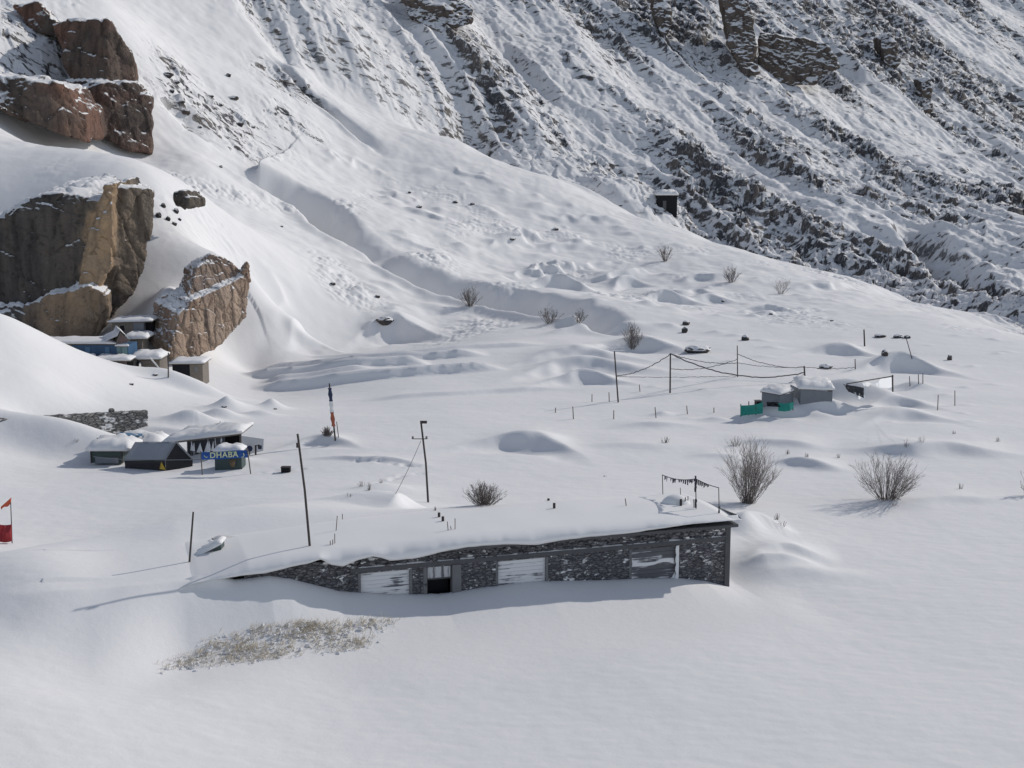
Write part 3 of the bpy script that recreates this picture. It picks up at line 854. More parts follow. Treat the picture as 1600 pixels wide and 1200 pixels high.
M['door_snow'] = plastered('ribbed door sheet with snow', (.20, .21, .23), .07, False)
M['hung_snow'] = plastered('dark boards with frozen snow', (.05, .05, .058), -.05, False)
# ------------------------------------------------------------------ rock crags: faceted blocks fused into one rock, then weathered
from mathutils import noise as mnoise

def crag(name, blocks, voxel, label, mat, amp=.25, seed=0, freq=.45, cracks=.18, dy=0.0):
    """blocks: list of (front outline [(u, v, depth)...], push-back vector, shrink of the back face)"""
    bm = bmesh.new()
    samples = []
    for blk in blocks:
        front, back, shrink = blk[:3]; tn = blk[3] if len(blk) > 3 else .5
        fr = [P(p[0], p[1], p[2] + dy) for p in front]
        c = sum(fr, Vector()) / len(fr)
        samples += [(p.lerp(c, f), tn) for p in fr for f in (.05, .4, .8)] + [(c, tn)]
        bk = [c + (p - c) * shrink + Vector(back) for p in fr]
        t = bmesh.new()
        vs = [t.verts.new(p) for p in fr + bk]
        r = bmesh.ops.convex_hull(t, input=vs)
        bmesh.ops.delete(t, geom=[v for v in t.verts if not v.link_faces], context='VERTS')
        bmesh.ops.recalc_face_normals(t, faces=t.faces)
        tm = bpy.data.meshes.new('tmp'); t.to_mesh(tm); t.free(); bm.from_mesh(tm); bpy.data.meshes.remove(tm)
    me = bpy.data.meshes.new('tmp'); bm.to_mesh(me); bm.free()
    o = bpy.data.objects.new('tmp', me); COL.objects.link(o)
    md = o.modifiers.new('remesh', 'REMESH'); md.mode = 'VOXEL'; md.voxel_size = voxel
    dg = bpy.context.evaluated_depsgraph_get()
    out = bpy.data.meshes.new_from_object(o.evaluated_get(dg))
    bpy.data.objects.remove(o); bpy.data.meshes.remove(me)
    n = len(out.vertices)
    co = np.empty(n * 3, np.float32); out.vertices.foreach_get('co', co); co = co.reshape(-1, 3)
    no = np.empty(n * 3, np.float32); out.vertices.foreach_get('normal', no); no = no.reshape(-1, 3)
    d = np.zeros(n, np.float32)
    for i in range(n):
        p = Vector(co[i]) * freq + Vector((seed * 7.3, 0, 0))
        a = mnoise.fractal(p, 1.0, 2.1, 5)
        w = mnoise.noise(Vector((p.x * 1.3, p.y * 1.3, p.z * .35)) + Vector((9, 3, 1)))
        h = mnoise.noise(Vector((p.x * .6, p.y * .6, p.z * 2.2 + p.x * .9)))
        crack = max(0, 1 - abs(w) / .045) + .7 * max(0, 1 - abs(h) / .05)
        ledge = math.floor((h * 1.4 + w) * 3) / 3
        vd, vp = mnoise.voronoi(Vector((p.x * 1.5 + p.z * .25, p.y * 1.5, p.z * .8)))
        crack = max(crack, (.7 * max(0, 1 - (vd[1] - vd[0]) / .07))); ledge0 = mnoise.cell(vp[0] * 7.0)
        d[i] = amp * .75 * ledge0 + amp * a + amp * .55 * ledge - cracks * crack
    co = co + no * d[:, None]
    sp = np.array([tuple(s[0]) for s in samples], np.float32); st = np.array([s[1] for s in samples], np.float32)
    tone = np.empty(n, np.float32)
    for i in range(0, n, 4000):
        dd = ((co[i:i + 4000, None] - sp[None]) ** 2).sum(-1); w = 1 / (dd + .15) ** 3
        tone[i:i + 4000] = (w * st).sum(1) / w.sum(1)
    off = Vector((float(co[:, 0].mean()), float(co[:, 1].mean()), float(co[:, 2].min())))
    co = co - np.array(off, np.float32)
    out.vertices.foreach_set('co', co.ravel().astype(np.float32))
    out.polygons.foreach_set('use_smooth', [True] * len(out.polygons))
    out.materials.clear(); out.materials.append(M[mat]); out.name = name; out.update()
    ta = out.attributes.new('tone', 'FLOAT', 'POINT'); ta.data.foreach_set('value', tone)
    ob = bpy.data.objects.new(name, out); COL.objects.link(ob); ob.location = off
    return tag(ob, label, 'rock')

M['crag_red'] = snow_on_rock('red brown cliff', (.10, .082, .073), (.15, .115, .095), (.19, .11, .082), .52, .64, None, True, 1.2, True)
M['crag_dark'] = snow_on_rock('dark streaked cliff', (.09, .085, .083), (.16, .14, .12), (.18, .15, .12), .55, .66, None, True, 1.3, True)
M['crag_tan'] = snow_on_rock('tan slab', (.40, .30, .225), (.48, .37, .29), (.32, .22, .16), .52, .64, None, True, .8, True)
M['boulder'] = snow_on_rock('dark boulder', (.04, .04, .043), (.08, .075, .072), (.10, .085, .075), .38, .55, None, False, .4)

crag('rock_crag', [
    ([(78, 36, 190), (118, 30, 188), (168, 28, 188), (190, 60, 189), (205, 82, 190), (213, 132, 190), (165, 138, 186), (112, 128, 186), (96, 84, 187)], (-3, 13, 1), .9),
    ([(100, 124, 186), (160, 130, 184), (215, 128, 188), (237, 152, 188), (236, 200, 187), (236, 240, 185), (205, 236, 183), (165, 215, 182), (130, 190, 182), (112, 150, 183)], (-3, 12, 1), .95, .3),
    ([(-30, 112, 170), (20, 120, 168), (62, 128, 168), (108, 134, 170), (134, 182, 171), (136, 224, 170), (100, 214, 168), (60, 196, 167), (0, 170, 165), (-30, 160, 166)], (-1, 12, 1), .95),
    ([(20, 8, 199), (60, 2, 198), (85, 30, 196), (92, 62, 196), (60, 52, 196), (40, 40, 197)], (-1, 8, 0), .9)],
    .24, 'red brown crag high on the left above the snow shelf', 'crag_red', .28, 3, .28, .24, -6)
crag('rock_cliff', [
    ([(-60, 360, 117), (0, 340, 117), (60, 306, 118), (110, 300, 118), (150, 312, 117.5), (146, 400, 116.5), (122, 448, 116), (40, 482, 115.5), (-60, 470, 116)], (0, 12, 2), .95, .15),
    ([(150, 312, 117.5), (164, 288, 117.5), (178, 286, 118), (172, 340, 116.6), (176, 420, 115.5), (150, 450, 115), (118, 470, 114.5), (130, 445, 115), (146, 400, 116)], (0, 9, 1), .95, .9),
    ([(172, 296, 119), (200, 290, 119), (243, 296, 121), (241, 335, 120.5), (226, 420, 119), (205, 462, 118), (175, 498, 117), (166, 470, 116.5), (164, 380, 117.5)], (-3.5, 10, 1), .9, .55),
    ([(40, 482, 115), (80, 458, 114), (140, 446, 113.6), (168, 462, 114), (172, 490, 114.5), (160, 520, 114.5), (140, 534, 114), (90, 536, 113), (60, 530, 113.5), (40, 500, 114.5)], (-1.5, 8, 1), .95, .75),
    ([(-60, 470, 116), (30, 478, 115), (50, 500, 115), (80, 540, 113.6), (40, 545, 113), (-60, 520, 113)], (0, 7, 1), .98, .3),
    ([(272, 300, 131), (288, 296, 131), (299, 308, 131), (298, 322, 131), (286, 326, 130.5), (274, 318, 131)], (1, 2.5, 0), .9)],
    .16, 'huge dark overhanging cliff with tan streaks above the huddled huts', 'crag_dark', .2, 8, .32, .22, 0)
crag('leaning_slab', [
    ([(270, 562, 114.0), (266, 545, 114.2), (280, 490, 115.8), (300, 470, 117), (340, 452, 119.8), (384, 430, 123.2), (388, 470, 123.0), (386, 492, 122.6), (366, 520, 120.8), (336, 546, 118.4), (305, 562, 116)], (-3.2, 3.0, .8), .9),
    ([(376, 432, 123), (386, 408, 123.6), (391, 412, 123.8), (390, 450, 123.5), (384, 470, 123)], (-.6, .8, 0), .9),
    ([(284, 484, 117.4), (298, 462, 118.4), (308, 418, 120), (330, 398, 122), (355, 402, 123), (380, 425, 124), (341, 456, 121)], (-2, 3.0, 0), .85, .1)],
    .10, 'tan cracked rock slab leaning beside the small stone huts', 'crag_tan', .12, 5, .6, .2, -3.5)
M['crag_grey'] = snow_on_rock('grey brown mountain cliff', (.11, .095, .085), (.19, .15, .125), (.15, .125, .108), .50, .62, None, True, 1.6, True)
def wall_cliff(outline, depth_px, label, seed, back=(0, 9, 2)):
    u = sum(o[0] for o in outline) / len(outline); v = max(o[1] for o in outline)
    y = ground(u, v - 4).y - 1.0
    vb = max(o[1] for o in outline)
    crag('cliff_outcrop', [([(o[0], o[1], y + (vb - o[1]) * depth_px) for o in outline], back, .85)], .3, label, 'crag_grey', .5, seed, .25, .35)
wall_cliff([(1124, -20), (1164, -25), (1180, 40), (1188, 114), (1165, 120), (1138, 70)], .10, 'tall narrow brown cliff at the top of the mountain', 41)
wall_cliff([(1188, 50), (1225, 78), (1292, 66), (1312, 104), (1272, 132), (1218, 138), (1186, 112)], .10, 'broad brown overhang high on the mountain', 42)
wall_cliff([(1375, 60), (1395, 52), (1408, 98), (1398, 112), (1382, 100)], .12, 'small brown buttress right of the broad overhang', 43)
wall_cliff([(618, -20), (690, -20), (742, 14), (736, 36), (690, 52), (640, 30)], .14, 'dark rock band cut by the top edge of the picture', 44)
wall_cliff([(1440, 128), (1455, 122), (1458, 172), (1442, 178)], .12, 'slim dark buttress on the right of the mountain', 45)
wall_cliff([(1020, -20), (1046, -20), (1050, 40), (1036, 62), (1022, 30)], .12, 'dark cliff stub left of the tall narrow cliff', 46)
# ------------------------------------------------------------------ the long stone building in front
def W(s, t, z): q = B0 - BD * s + BN * t; return Vector((q.x, q.y, z))
def fs(u, v):
    p = on_front(u, v, 0.0); d = p - B0
    return -(d.x * BD.x + d.y * BD.y), p.z

house = thing('stone_building', (B0 - BD * B_LEN / 2) + BN * B_DEP / 2, 'long low stone building buried in snow with a thick white roof of snow', 'building')
WIN = [(fs(985, 853), fs(1057, 903)), (fs(776, 870), fs(854, 910)), (fs(561, 887), fs(642, 923))]
DOOR = (fs(667, 879), fs(706, 930))
def rect(r):   # s0 < s1, z0 < z1
    (sa, za), (sb, zb) = r
    return min(sa, sb), max(sa, sb), min(za, zb), max(za, zb)
HOLES = [rect(r) for r in WIN + [DOOR]]
HOLES[0] = (HOLES[0][0], HOLES[0][1], .40, 1.98); HOLES[1] = (HOLES[1][0], HOLES[1][1], .62, 1.98); HOLES[2] = (HOLES[2][0], HOLES[2][1], .62, 1.98)
HOLES[3] = (HOLES[3][0], HOLES[3][1], -.3, 1.98)
# front wall: a fine sheet of courses with the openings left out, stones standing proud
def wall_sheet(s0, s1, z0, z1, name, holes, depth=.055, ds=.05):
    ns, nz = int((s1 - s0) / ds), int((z1 - z0) / ds)
    S = np.linspace(s0, s1, ns + 1); Z = np.linspace(z0, z1, nz + 1)
    SS, ZZ = np.meshgrid(S, Z)
    for a, b, c, d in holes:      # snap the grid lines to the openings
        pass
    vv, _, _, e = voronoi(SS * 2.2 + .25 * perlin(SS * 1.5, ZZ * 1.5, 5), ZZ * 5.2, 41)
    T = -depth * sstep(.02, .22, e) * (.35 + .65 * vv) - .02 * fbm(SS * 2, ZZ * 3, 6, 2)
    mb = MB()
    vs = [W(SS[i, j], T[i, j], ZZ[i, j]) for i in range(nz + 1) for j in range(ns + 1)]
    fcs = []
    for i in range(nz):
        for j in range(ns):
            sm, zm = (S[j] + S[j + 1]) / 2, (Z[i] + Z[i + 1]) / 2
            if any(a < sm < b and c < zm < d for a, b, c, d in holes): continue
            k = i * (ns + 1) + j
            fcs.append((k, k + ns + 1, k + ns + 2, k + 1))
    mb.add(vs, fcs)
    return mb
S_END = HOLES[2][1] + .35
wall_sheet(.22, S_END, -.6, 2.02, 'wall', HOLES).build('wall', 'stone', house)
wall_sheet(.22, S_END, 2.20, B_HGT, 'wall', [], .13, .05).build('rubble_course', 'stone', house)
wall_sheet(S_END, 19.7, -.2, 2.56, 'wall', [], .08).build('wall', 'stone', house)
mb = MB()                       # the other three walls
mb.box(W(0.02, .46, 0), -BD * .34, BN * (B_DEP - .46), -.6, B_HGT - .01)
mb.box(W(.36, B_DEP - .34, 0), -BD * 13.5, BN * .34, -.6, B_HGT - .01)
mb.box(W(19.7, .1, 0), -BD * .3, BN * (B_DEP - .46), -.6, 1.7)
mb.build('wall', 'dark_concrete', house)
mb = MB(); mb.box(W(-.01, -.09, 0), -BD * .25, BN * .5, -.6, B_HGT + .0); mb.build('corner_pillar', 'dark_concrete', house, bevel=.02)
mb = MB(); mb.box(W(.24, -.085, 0), -BD * (S_END - .24), BN * .14, 2.02, 2.20); mb.build('lintel_band', 'dark_concrete', house, bevel=.015)
# snow lying along the lintel ledge
mb = MB(); rows = []
rng = random.Random(4); nn = 160
for i in range(nn + 1):
    s = .3 + (S_END - .4) * i / nn
    h = max(.008, .035 + .035 * float(perlin(np.array([s * 1.7]), np.array([3.0]), 9)[0]) + rng.uniform(-.008, .008))
    rows.append([W(s, .0, 2.203), W(s, .0, 2.205 + h), W(s, -.055, 2.205 + h * .9), W(s, -.10, 2.203)])
mb.sheet(rows); mb.build('ledge_snow', 'snow', house, True)
for k, (a, b, c, d) in enumerate(HOLES[:3]):
    mb = MB(); mb.box(W(a + .02, .07, 0), -BD * (b - a - .04), BN * .06, c + .02, d - .02)
    rows_ = 9
    sh = mb.build('window_shutter', 'shutter_bare' if k == 0 else 'shutter_snow', house)
    sh['label'] = ('grey shutter with a band of snow across it' if k == 0 else 'shutter plastered white with wind-blown snow')
    mb = MB()
    for q in range(rows_):
        z = c + .06 + (d - c - .14) * q / (rows_ - 1)
        mb.box(W(a + .03, .045, 0), -BD * (b - a - .06), BN * .03, z, z + .035)
    mb.build('slat', 'shutter_bare' if k == 0 else 'shutter_snow', sh)
    mb = MB()
    mb.box(W(a - .05, -.045, 0), -BD * .10, BN * .2, c, d); mb.box(W(b - .05, -.045, 0), -BD * .10, BN * .2, c, d)
    mb.box(W(a + .05, -.045, 0), -BD * (b - a - .10), BN * .2, c - .03, c + .05)
    mb.build('window_frame', 'concrete', sh)
    mb = MB()                                     # drift caught in the reveal
    n = 14; R = []
    for i in range(n + 1):
        u = i / n; s = a + .05 + (b - a - .1) * u
        e = min(u, 1 - u)
        hh = .06 + (.32 if k == 0 else .12) * math.exp(-(e / .09) ** 1.3) + .02 * math.sin(s * 9)
        R.append([W(s, .06, c + .05 + hh), W(s, .0, c + .05 + hh * .75), W(s, -.07, c + .045)])
    mb.sheet(R); mb.build('drift', 'snow', sh, True)
a, b, c, d = HOLES[0]
mb = MB()                                         # snow stuck on the right jamb and in a band across the shutter
R = []
for i in range(13):
    z = c + (d - c) * i / 12; w = .05 + .05 * math.sin(i * 2.1) ** 2
    R.append([W(a - .07, -.05, z), W(a + .0, -.085, z), W(a + w, -.055, z)])
mb.sheet(R); R = []
for i in range(25):
    u = i / 24; s = a + .1 + (b - a - .2) * u; z = c + (d - c) * (.58 + .04 * math.sin(u * 7)); h = .05 + .10 * u ** 2 + .07 * (1 - u) ** 4
    R.append([W(s, .065, z - h), W(s, .02, z), W(s, .065, z + h)])
mb.sheet(R); mb.build('wind_snow', 'snow', house, True)
# doorway: ribbed white sheet above, black panel painting the shade of the opening below, thick pillar at its right
a, b, c, d = HOLES[3]
_, zs = fs(686, 903)
mb = MB(); nrib = 26; R = []
for i in range(nrib * 2 + 1):
    s = a + .03 + (b - a - .06) * i / (nrib * 2); t = .03 if i % 2 else .065
    R.append([W(s, t, zs), W(s, t, d)])
mb.sheet(R, .02, -BN); dr = mb.build('door', 'door_snow', house)
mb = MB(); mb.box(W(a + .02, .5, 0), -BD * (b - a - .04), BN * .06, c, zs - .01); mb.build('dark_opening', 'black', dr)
mb = MB(); mb.box(W(a + .02, .02, 0), -BD * (b - a - .04), BN * .06, zs - .05, zs - .005); mb.build('rail', 'dark_concrete', dr)
mb = MB(); mb.box(W(a - .36, -.12, 0), -BD * .36, BN * .36, -.4, 2.015); mb.build('door_pillar', 'concrete', house, bevel=.015)
mb = MB(); mb.box(W(b + .0, -.05, 0), -BD * .16, BN * .25, -.3, 2.015); mb.build('door_pillar', 'concrete', house, bevel=.015)
# roof slab with its ragged front edge
mb = MB(); mb.box(W(-.22, -.34, 0), -BD * 14.0, BN * (B_DEP + .4), B_HGT + .005, B_HGT + .12)
roof = mb.build('roof', 'dark_concrete', house, bevel=.01)
def cap_profile(s):
    return float(np.interp(s, LS, LZ)), float(np.interp(s, BS, BZ)), float(np.interp(s, KS, KZ))
def cap_z(s, t):
    lo, br, bk = cap_profile(s)
    f = min(1, max(0, (t - BROW_T) / (BACK_T - BROW_T)))
    return br + (bk - br) * f + .10 * math.sin(math.pi * f)
mb = MB(); ns = 330; R = []
for i in range(ns + 1):
    s = -.30 + (B_LEN + 2.3) * i / ns
    lo, br, bk = cap_profile(s)
    dive = .28 * float(sstep(21.3, 22.5, np.array([s]))[0])
    lo, br, bk = lo - dive, br - dive, bk - dive
    end = 1 - sstep(0, .5, s + .30) if s < .1 else 0
    wob = .06 * float(perlin(np.array([s * .9]), np.array([.5]), 31)[0]) + .03 * float(perlin(np.array([s * 2.7]), np.array([.5]), 32)[0])
    row = []
    base_in = min(lo, B_HGT + .14) if s < B_LEN else lo - .3
    row.append(W(s, LOW_T + .42, lo + .10 if lo > B_HGT else lo + .16))
    row.append(W(s, LOW_T + .22, lo + .015))
    row.append(W(s, LOW_T + .06 + wob, lo))
    h = br - lo
    for k in range(1, 9):
        f = k / 9
        ang = f * math.pi / 2
        tt = LOW_T + wob * (1 - f) + (BROW_T - LOW_T) * (1 - math.cos(ang)) - .05 * math.sin(f * math.pi)
        row.append(W(s, tt, lo + h * math.sin(ang)))
    for k in range(0, 11):
        f = k / 10
        tt = BROW_T + (BACK_T - BROW_T) * f
        row.append(W(s, tt, cap_z(s, tt) - dive + .02 * float(perlin(np.array([s * .5]), np.array([tt * .6]), 33)[0])))
    row.append(W(s, BACK_T + .35, bk - .35)); row.append(W(s, BACK_T + .45, bk - 1.6))
    R.append(row)
mb.sheet(R)
m0 = len(R[0]); mb.f.append(tuple(range(m0))); mb.f.append(tuple(reversed(range(ns * m0, ns * m0 + m0))))
mb.build('roof_snow', 'snow', roof, True)

def on_roof(u, v):
    z = 3.0
    for _ in range(25):
        p = PZ(u, v, z); dd = p - B0
        s = -(dd.x * BD.x + dd.y * BD.y); t = dd.x * BN.x + dd.y * BN.y
        z = .5 * z + .5 * cap_z(s, t)
    return PZ(u, v, z)
def stub(name, ub, vb, ut, vt, r, mat):
    p = on_roof(ub, vb); q = P(ut, vt, p.y)
    mb = MB(); mb.tube([p - Vector((0, 0, .3)), q], r); return mb.build(name, mat, roof)
for ub, vb, ut, vt in ((524, 829, 527, 806), (523, 849, 523, 834), (519, 851, 520, 843), (516, 852, 516, 845), (535, 811, 535, 803), (701, 829, 699, 815), (707, 827, 704, 822), (711, 827, 711, 810)):
    stub('rebar', ub, vb, ut, vt, .016, 'pale_wood')
for ub, vb, ut, vt in ((1071, 788, 1071, 777), (1075, 787, 1075, 775), (1085, 793, 1084, 780), (980, 790, 977, 779)):
    stub('rebar', ub, vb, ut, vt, .02, 'pale_wood')
for ub, vb, ut, vt in ((686, 808, 686, 801), (692, 814, 692, 807), (866, 794, 866, 786), (857, 782, 857, 779), (1064, 790, 1064, 780)):
    stub('vent_pipe', ub, vb, ut, vt, .055, 'dark_steel')
p = on_roof(1056, 786)
mb = MB(); R = []
for i in range(11):
    th = 2 * math.pi * i / 10
    R.append([p + Vector((.62 * math.cos(th) * math.cos(f), .45 * math.sin(th) * math.cos(f), .42 * math.sin(f) - .05)) for f in [k * math.pi / 2 / 7 for k in range(8)]])
mb.sheet(R); o = mb.build('water_tank', 'snow', None, True); tag(o, 'rounded snow heap over a tank on the roof of the long building', 'tank')

# prayer flags across the right end of the roof
FP = []
for ub, vb, ut, vt, r, lab in ((1036, 772, 1035, 742, .018, 'thin pole at the left end of the dark flag string on the roof'),
                          (1088, 795, 1087, 748, .02, 'middle pole of the flag string on the roof with cloth tied round it'),
                          (1124, 802, 1123, 762, .018, 'thin pole holding the flag string at the right corner of the roof'),
                          (1064, 778, 1063, 762, .014, 'short thin rod beside the snow heap under the flag string')):
    p = on_roof(ub, vb); q = P(ut, vt, p.y); FP.append((p, q))
    t = thing('flag_pole', p, lab, 'pole', 'poles of the roof flag string')
    mb = MB(); mb.tube([p - Vector((0, 0, .2)), q], r); mb.build('shaft', 'wood', t)
    if vt == 748 or vt == 762 and ub == 1124:
        rg = random.Random(ub)
        for dv in ((.0, .22, .75) if vt == 748 else (.85,)):
            c = q.lerp(p, dv); R = []; mb = MB()
            for i in range(5):
                ww = .035 + .03 * rg.random()
                R.append([c + Vector((-ww, rg.uniform(-.05, .05), .12 - .1 * i)), c + Vector((ww * rg.uniform(.3, 1), rg.uniform(-.05, .05), .12 - .1 * i))])
            mb.sheet(R, .012, (0, 1, 0)); mb.build('tied_cloth', 'dark_cloth', t)
fl = thing('prayer_flag_string', FP[0][1], 'string of ragged dark flags strung between poles on the roof', 'flags')
path = sag(FP[0][1], FP[1][1], .12, 16) + sag(FP[1][1], FP[2][1], .04, 12)[1:]
mb = MB(); mb.tube(path, .018, n=5); mb.build('cord', 'dark_cloth', fl)
rg = random.Random(12)
for i in range(1, len(path) - 1):
    if rg.random() < .12: continue
    p, q = path[i], path[i + 1]; w = (q - p).length * rg.uniform(.6, 1.05); dx = (q - p).normalized(); hh = rg.uniform(.10, .24)
    R = []
    for k in range(4):
        f = k / 3; yy = rg.uniform(-.06, .06)
        R.append([p + Vector((0, yy, -hh * f)) + dx * (.1 * w * f), p + dx * w * (1 - .35 * f * rg.random()) + Vector((0, -yy, -hh * f * rg.uniform(.6, 1.1)))])
    mb = MB(); mb.sheet(R, .01, (0, 1, 0)); mb.build('flag', 'dark_cloth', fl)
# ------------------------------------------------------------------ poles, wires, village, yard, bushes, boulders
def pole(name, base_px, top_px, r, label, cat='pole', group=None, mat='wood', on=None, bend=0.0):
    p = on(*base_px) if on else ground(*base_px)
    q = P(top_px[0], top_px[1], p.y)
    t = thing(name, p, label, cat, group)
    mid = p.lerp(q, .5) + Vector((bend, 0, 0))
    r *= .85; mb = MB(); mb.tube([p - Vector((0, 0, .4)), p, mid, q], r, r * .8, 8); mb.build('shaft', mat, t, True)
    t['top'] = 0; del t['top']
    return t, p, q

t, p, q = pole('utility_pole', (484, 853), (465, 678), .06, 'tall bare wooden pole rising out of the roof snow at the left', on=on_roof, bend=.04)
mb = MB(); mb.tube([q - Vector((.0, .09, .5)), q - Vector((0, .09, .32))], .05); mb.build('bracket', 'dark_steel', t)
t, p, q = pole('utility_pole', (669, 785), (658, 661), .068, 'dark curved pole with insulators standing behind the long building', bend=.06)
mb = MB(); mb.box(q + Vector((-.05, -.05, -.02)), (.34, 0, 0), (0, .10, 0), 0, .13); mb.build('cap', 'dark_steel', t)
for dx in (-.42, .26):
    c = q + Vector((dx, 0, -.75)); mb = MB(); mb.tube([c - Vector((0, 0, .06)), c + Vector((0, 0, .08))], .06, .045, 8); mb.build('insulator', 'concrete', t)
mb = MB(); mb.tube([q + Vector((-.46, 0, -.8)), q + Vector((.3, 0, -.8))], .022); mb.build('crossarm', 'dark_steel', t)
g = ground(618, 772); mb = MB(); mb.tube(sag(q + Vector((-.02, 0, -.9)), g, .08, 8), .012, n=4); mb.build('guy_wire', 'rope', t)
pole('short_post', (296, 878), (302, 800), .05, 'leaning grey post standing alone left of the long building')
t, p, q = pole('flag_pole', (524, 688), (514.5, 599), .07, 'pole wrapped in a tall blue white and red banner', 'flag pole')
for (va, ua), (vb, ub), mt, nm in (((606, 515.5), (627, 517.5), 'blue_cloth', 'banner'), ((627, 517.5), (644, 519), 'white_cloth', 'banner'), ((644, 519), (666, 521.5), 'rust_cloth', 'banner')):
    mb = MB(); R = []
    for i in range(7):
        f = i / 6; c = P(ua + (ub - ua) * f, va + (vb - va) * f, p.y - .09); w = .13 + .03 * math.sin(i * 1.7 + va)
        R.append([c + Vector((-w, 0, 0)), c + Vector((0, -.05, 0)), c + Vector((w * .8, .02, 0))])
    mb.sheet(R, .02, (0, 1, 0)); o = mb.build(nm, mt, t); o['label'] = mt.split('_')[0] + ' stretch of the hanging banner'
pole('stake', (529, 683), (526, 659), .035, 'thin stake beside the pole with the coloured banner', 'stake')

# prayer-rope poles across the field and the posts of the old fence
A = pole('rope_pole', (966, 629), (960, 549), .075, 'tallest of the dark rope poles, leaning, at the left end of the ropes', 'pole', 'poles carrying the sagging ropes', 'wood')
B = pole('rope_pole', (1047, 614), (1047.5, 552), .085, 'thick dark rope pole second from the left where two ropes peak', 'pole', 'poles carrying the sagging ropes', 'wood')
C_ = pole('rope_pole', (1152.5, 589), (1152, 540), .06, 'slim straight rope pole between the thick pole and the green net', 'pole', 'poles carrying the sagging ropes', 'wood')
D = pole('rope_pole', (1258, 596), (1256.5, 572), .09, 'short rope pole standing just behind the snow topped shed', 'pole', 'poles carrying the sagging ropes', 'wood')
E = pole('rope_pole', (1336.5, 577), (1336, 561), .06, 'small rope pole above the white sheets at the right end of the ropes', 'pole', 'poles carrying the sagging ropes', 'wood')
def rope(a, b, s, r, label):
    mb = MB(); pts = sag(a, b, s, 40); rg = random.Random(len(label) + int(a.x * 10))
    pts = [p + Vector((rg.uniform(-.02, .02), rg.uniform(-.03, .03), rg.uniform(-.045, .03))) for p in pts]
    pts[0] = Vector(a); pts[-1] = Vector(b)
    mb.tube(pts, r, n=5); o = mb.build('sagging_rope', 'rope', None); tag(o, label, 'rope', 'ropes strung between the poles')
def on_pole(T, v): _, p, q = T; f = (v - F_v(q)) / (F_v(p) - F_v(q)); return q.lerp(p, f)
def F_v(p):
    y = p.y * CP - (p.z - H) * SP; z = p.y * SP + (p.z - H) * CP
    return 600 - F * z / y
rope(on_pole(A, 587), on_pole(B, 553), .35, .035, 'frosted rope climbing from the leaning left pole to the thick pole top')
rope(on_pole(A, 588), on_pole(C_, 587), .1, .022, 'thin level rope running low past the thick pole')
rope(on_pole(B, 552.5), on_pole(D, 582), 1.0, .05, 'heaviest dark rope sagging from the thick pole to the shed pole')
rope(on_pole(B, 552.5), on_pole(C_, 567), .3, .03, 'thin rope from the thick pole top to the slim straight pole')
rope(on_pole(B, 576), on_pole(C_, 561), .35, .03, 'thin rope rising from the waist of the thick pole to the slim pole')
rope(on_pole(C_, 553), on_pole(D, 574), .35, .028, 'upper rope from the slim pole down to the short shed pole')
rope(on_pole(D, 573.5), on_pole(E, 574), .12, .028, 'level rope from the short shed pole to the small right pole')
rope(on_pole(C_, 567), on_pole(D, 573.5), .15, .022, 'lower thin rope from the slim pole to the short shed pole')
rope(on_pole(D, 584), P(1203, 612, D[1].y - 1.5), .1, .022, 'stay rope slanting from the short shed pole to the grey shed roof')
FENCE = [(868, 645, 868, 637), (896, 655, 895, 635), (925, 628, 925, 616), (952, 628, 951.5, 613), (959, 655, 959, 641), (1000, 612, 999, 601), (1025, 653, 1023.5, 636), (1074, 647, 1073, 634),
         (1115.5, 645, 1115.5, 637), (1465, 641, 1466, 617), (1492, 634, 1492, 610), (1170, 635, 1170, 628)]
for k, (ub, vb, ut, vt) in enumerate(FENCE):
    pole('fence_post', (ub, vb), (ut, vt), .045, 'short thin post sticking out of the level snow field', 'post', 'short posts in the snow field', 'pale_wood')
pole('bare_post', (1351, 541), (1350, 515), .10, 'dark thick post far back on the field', 'post')
t, p, q = pole('bare_post', (1425, 560), (1415, 525), .05, 'thin pole leaning left over a shaded drift', 'post')
for k, (ub, vb, ut, vt, lab) in enumerate(((1422, 604, 1421, 588, 'shorter left stick of three behind the white sheets'), (1435.5, 600, 1435, 585, 'middle stick of three behind the white sheets'), (1442, 599, 1442, 583, 'right hand stick of three behind the white sheets'))):
    pole('stick', (ub, vb), (ut, vt), .045, lab, 'stick', 'three sticks on the right')
pole('bare_post', (263, 590), (263, 551), .07, 'dark post in front of the small stone huts', 'post')

# far left: red flag and banner
t, p, q = pole('flag_pole', (19, 849), (16.5, 780), .03, 'thin pole with an orange flag and a red banner at the left edge', 'flag pole')
mb = MB(); R = []
for i in range(7):
    f = i / 6; R.append([P(18 - 17 * f, 777 + 15 * f, p.y - .1 * math.sin(f * 5)), P(17 - 15 * f, 786 + 11 * f + 2 * math.sin(f * 6), p.y + .12 * f)])
mb.sheet(R, .012, (0, 1, 0)); o = mb.build('flag', 'orange_cloth', t)
mb = MB(); R = []
for i in range(13):
    f = i / 12; u = 18.5 - 48 * f; w = .12 * math.sin(f * 11)
    R.append([P(u, 819 + 2.5 * f + math.sin(f * 9), p.y - .2 + w), P(u, 832 + 1.5 * f, p.y - .2 - w), P(u, 845.5 + 2 * math.sin(f * 7), p.y - .2 + w)])
mb.sheet(R, .012, (0, 1, 0)); o = mb.build('banner', 'red_cloth', t)
p2 = ground(-30, 852)
mb = MB(); mb.tube([p2 - Vector((0, 0, .4)), P(-30, 800, p2.y)], .03); mb.build('support_pole', 'wood', t)

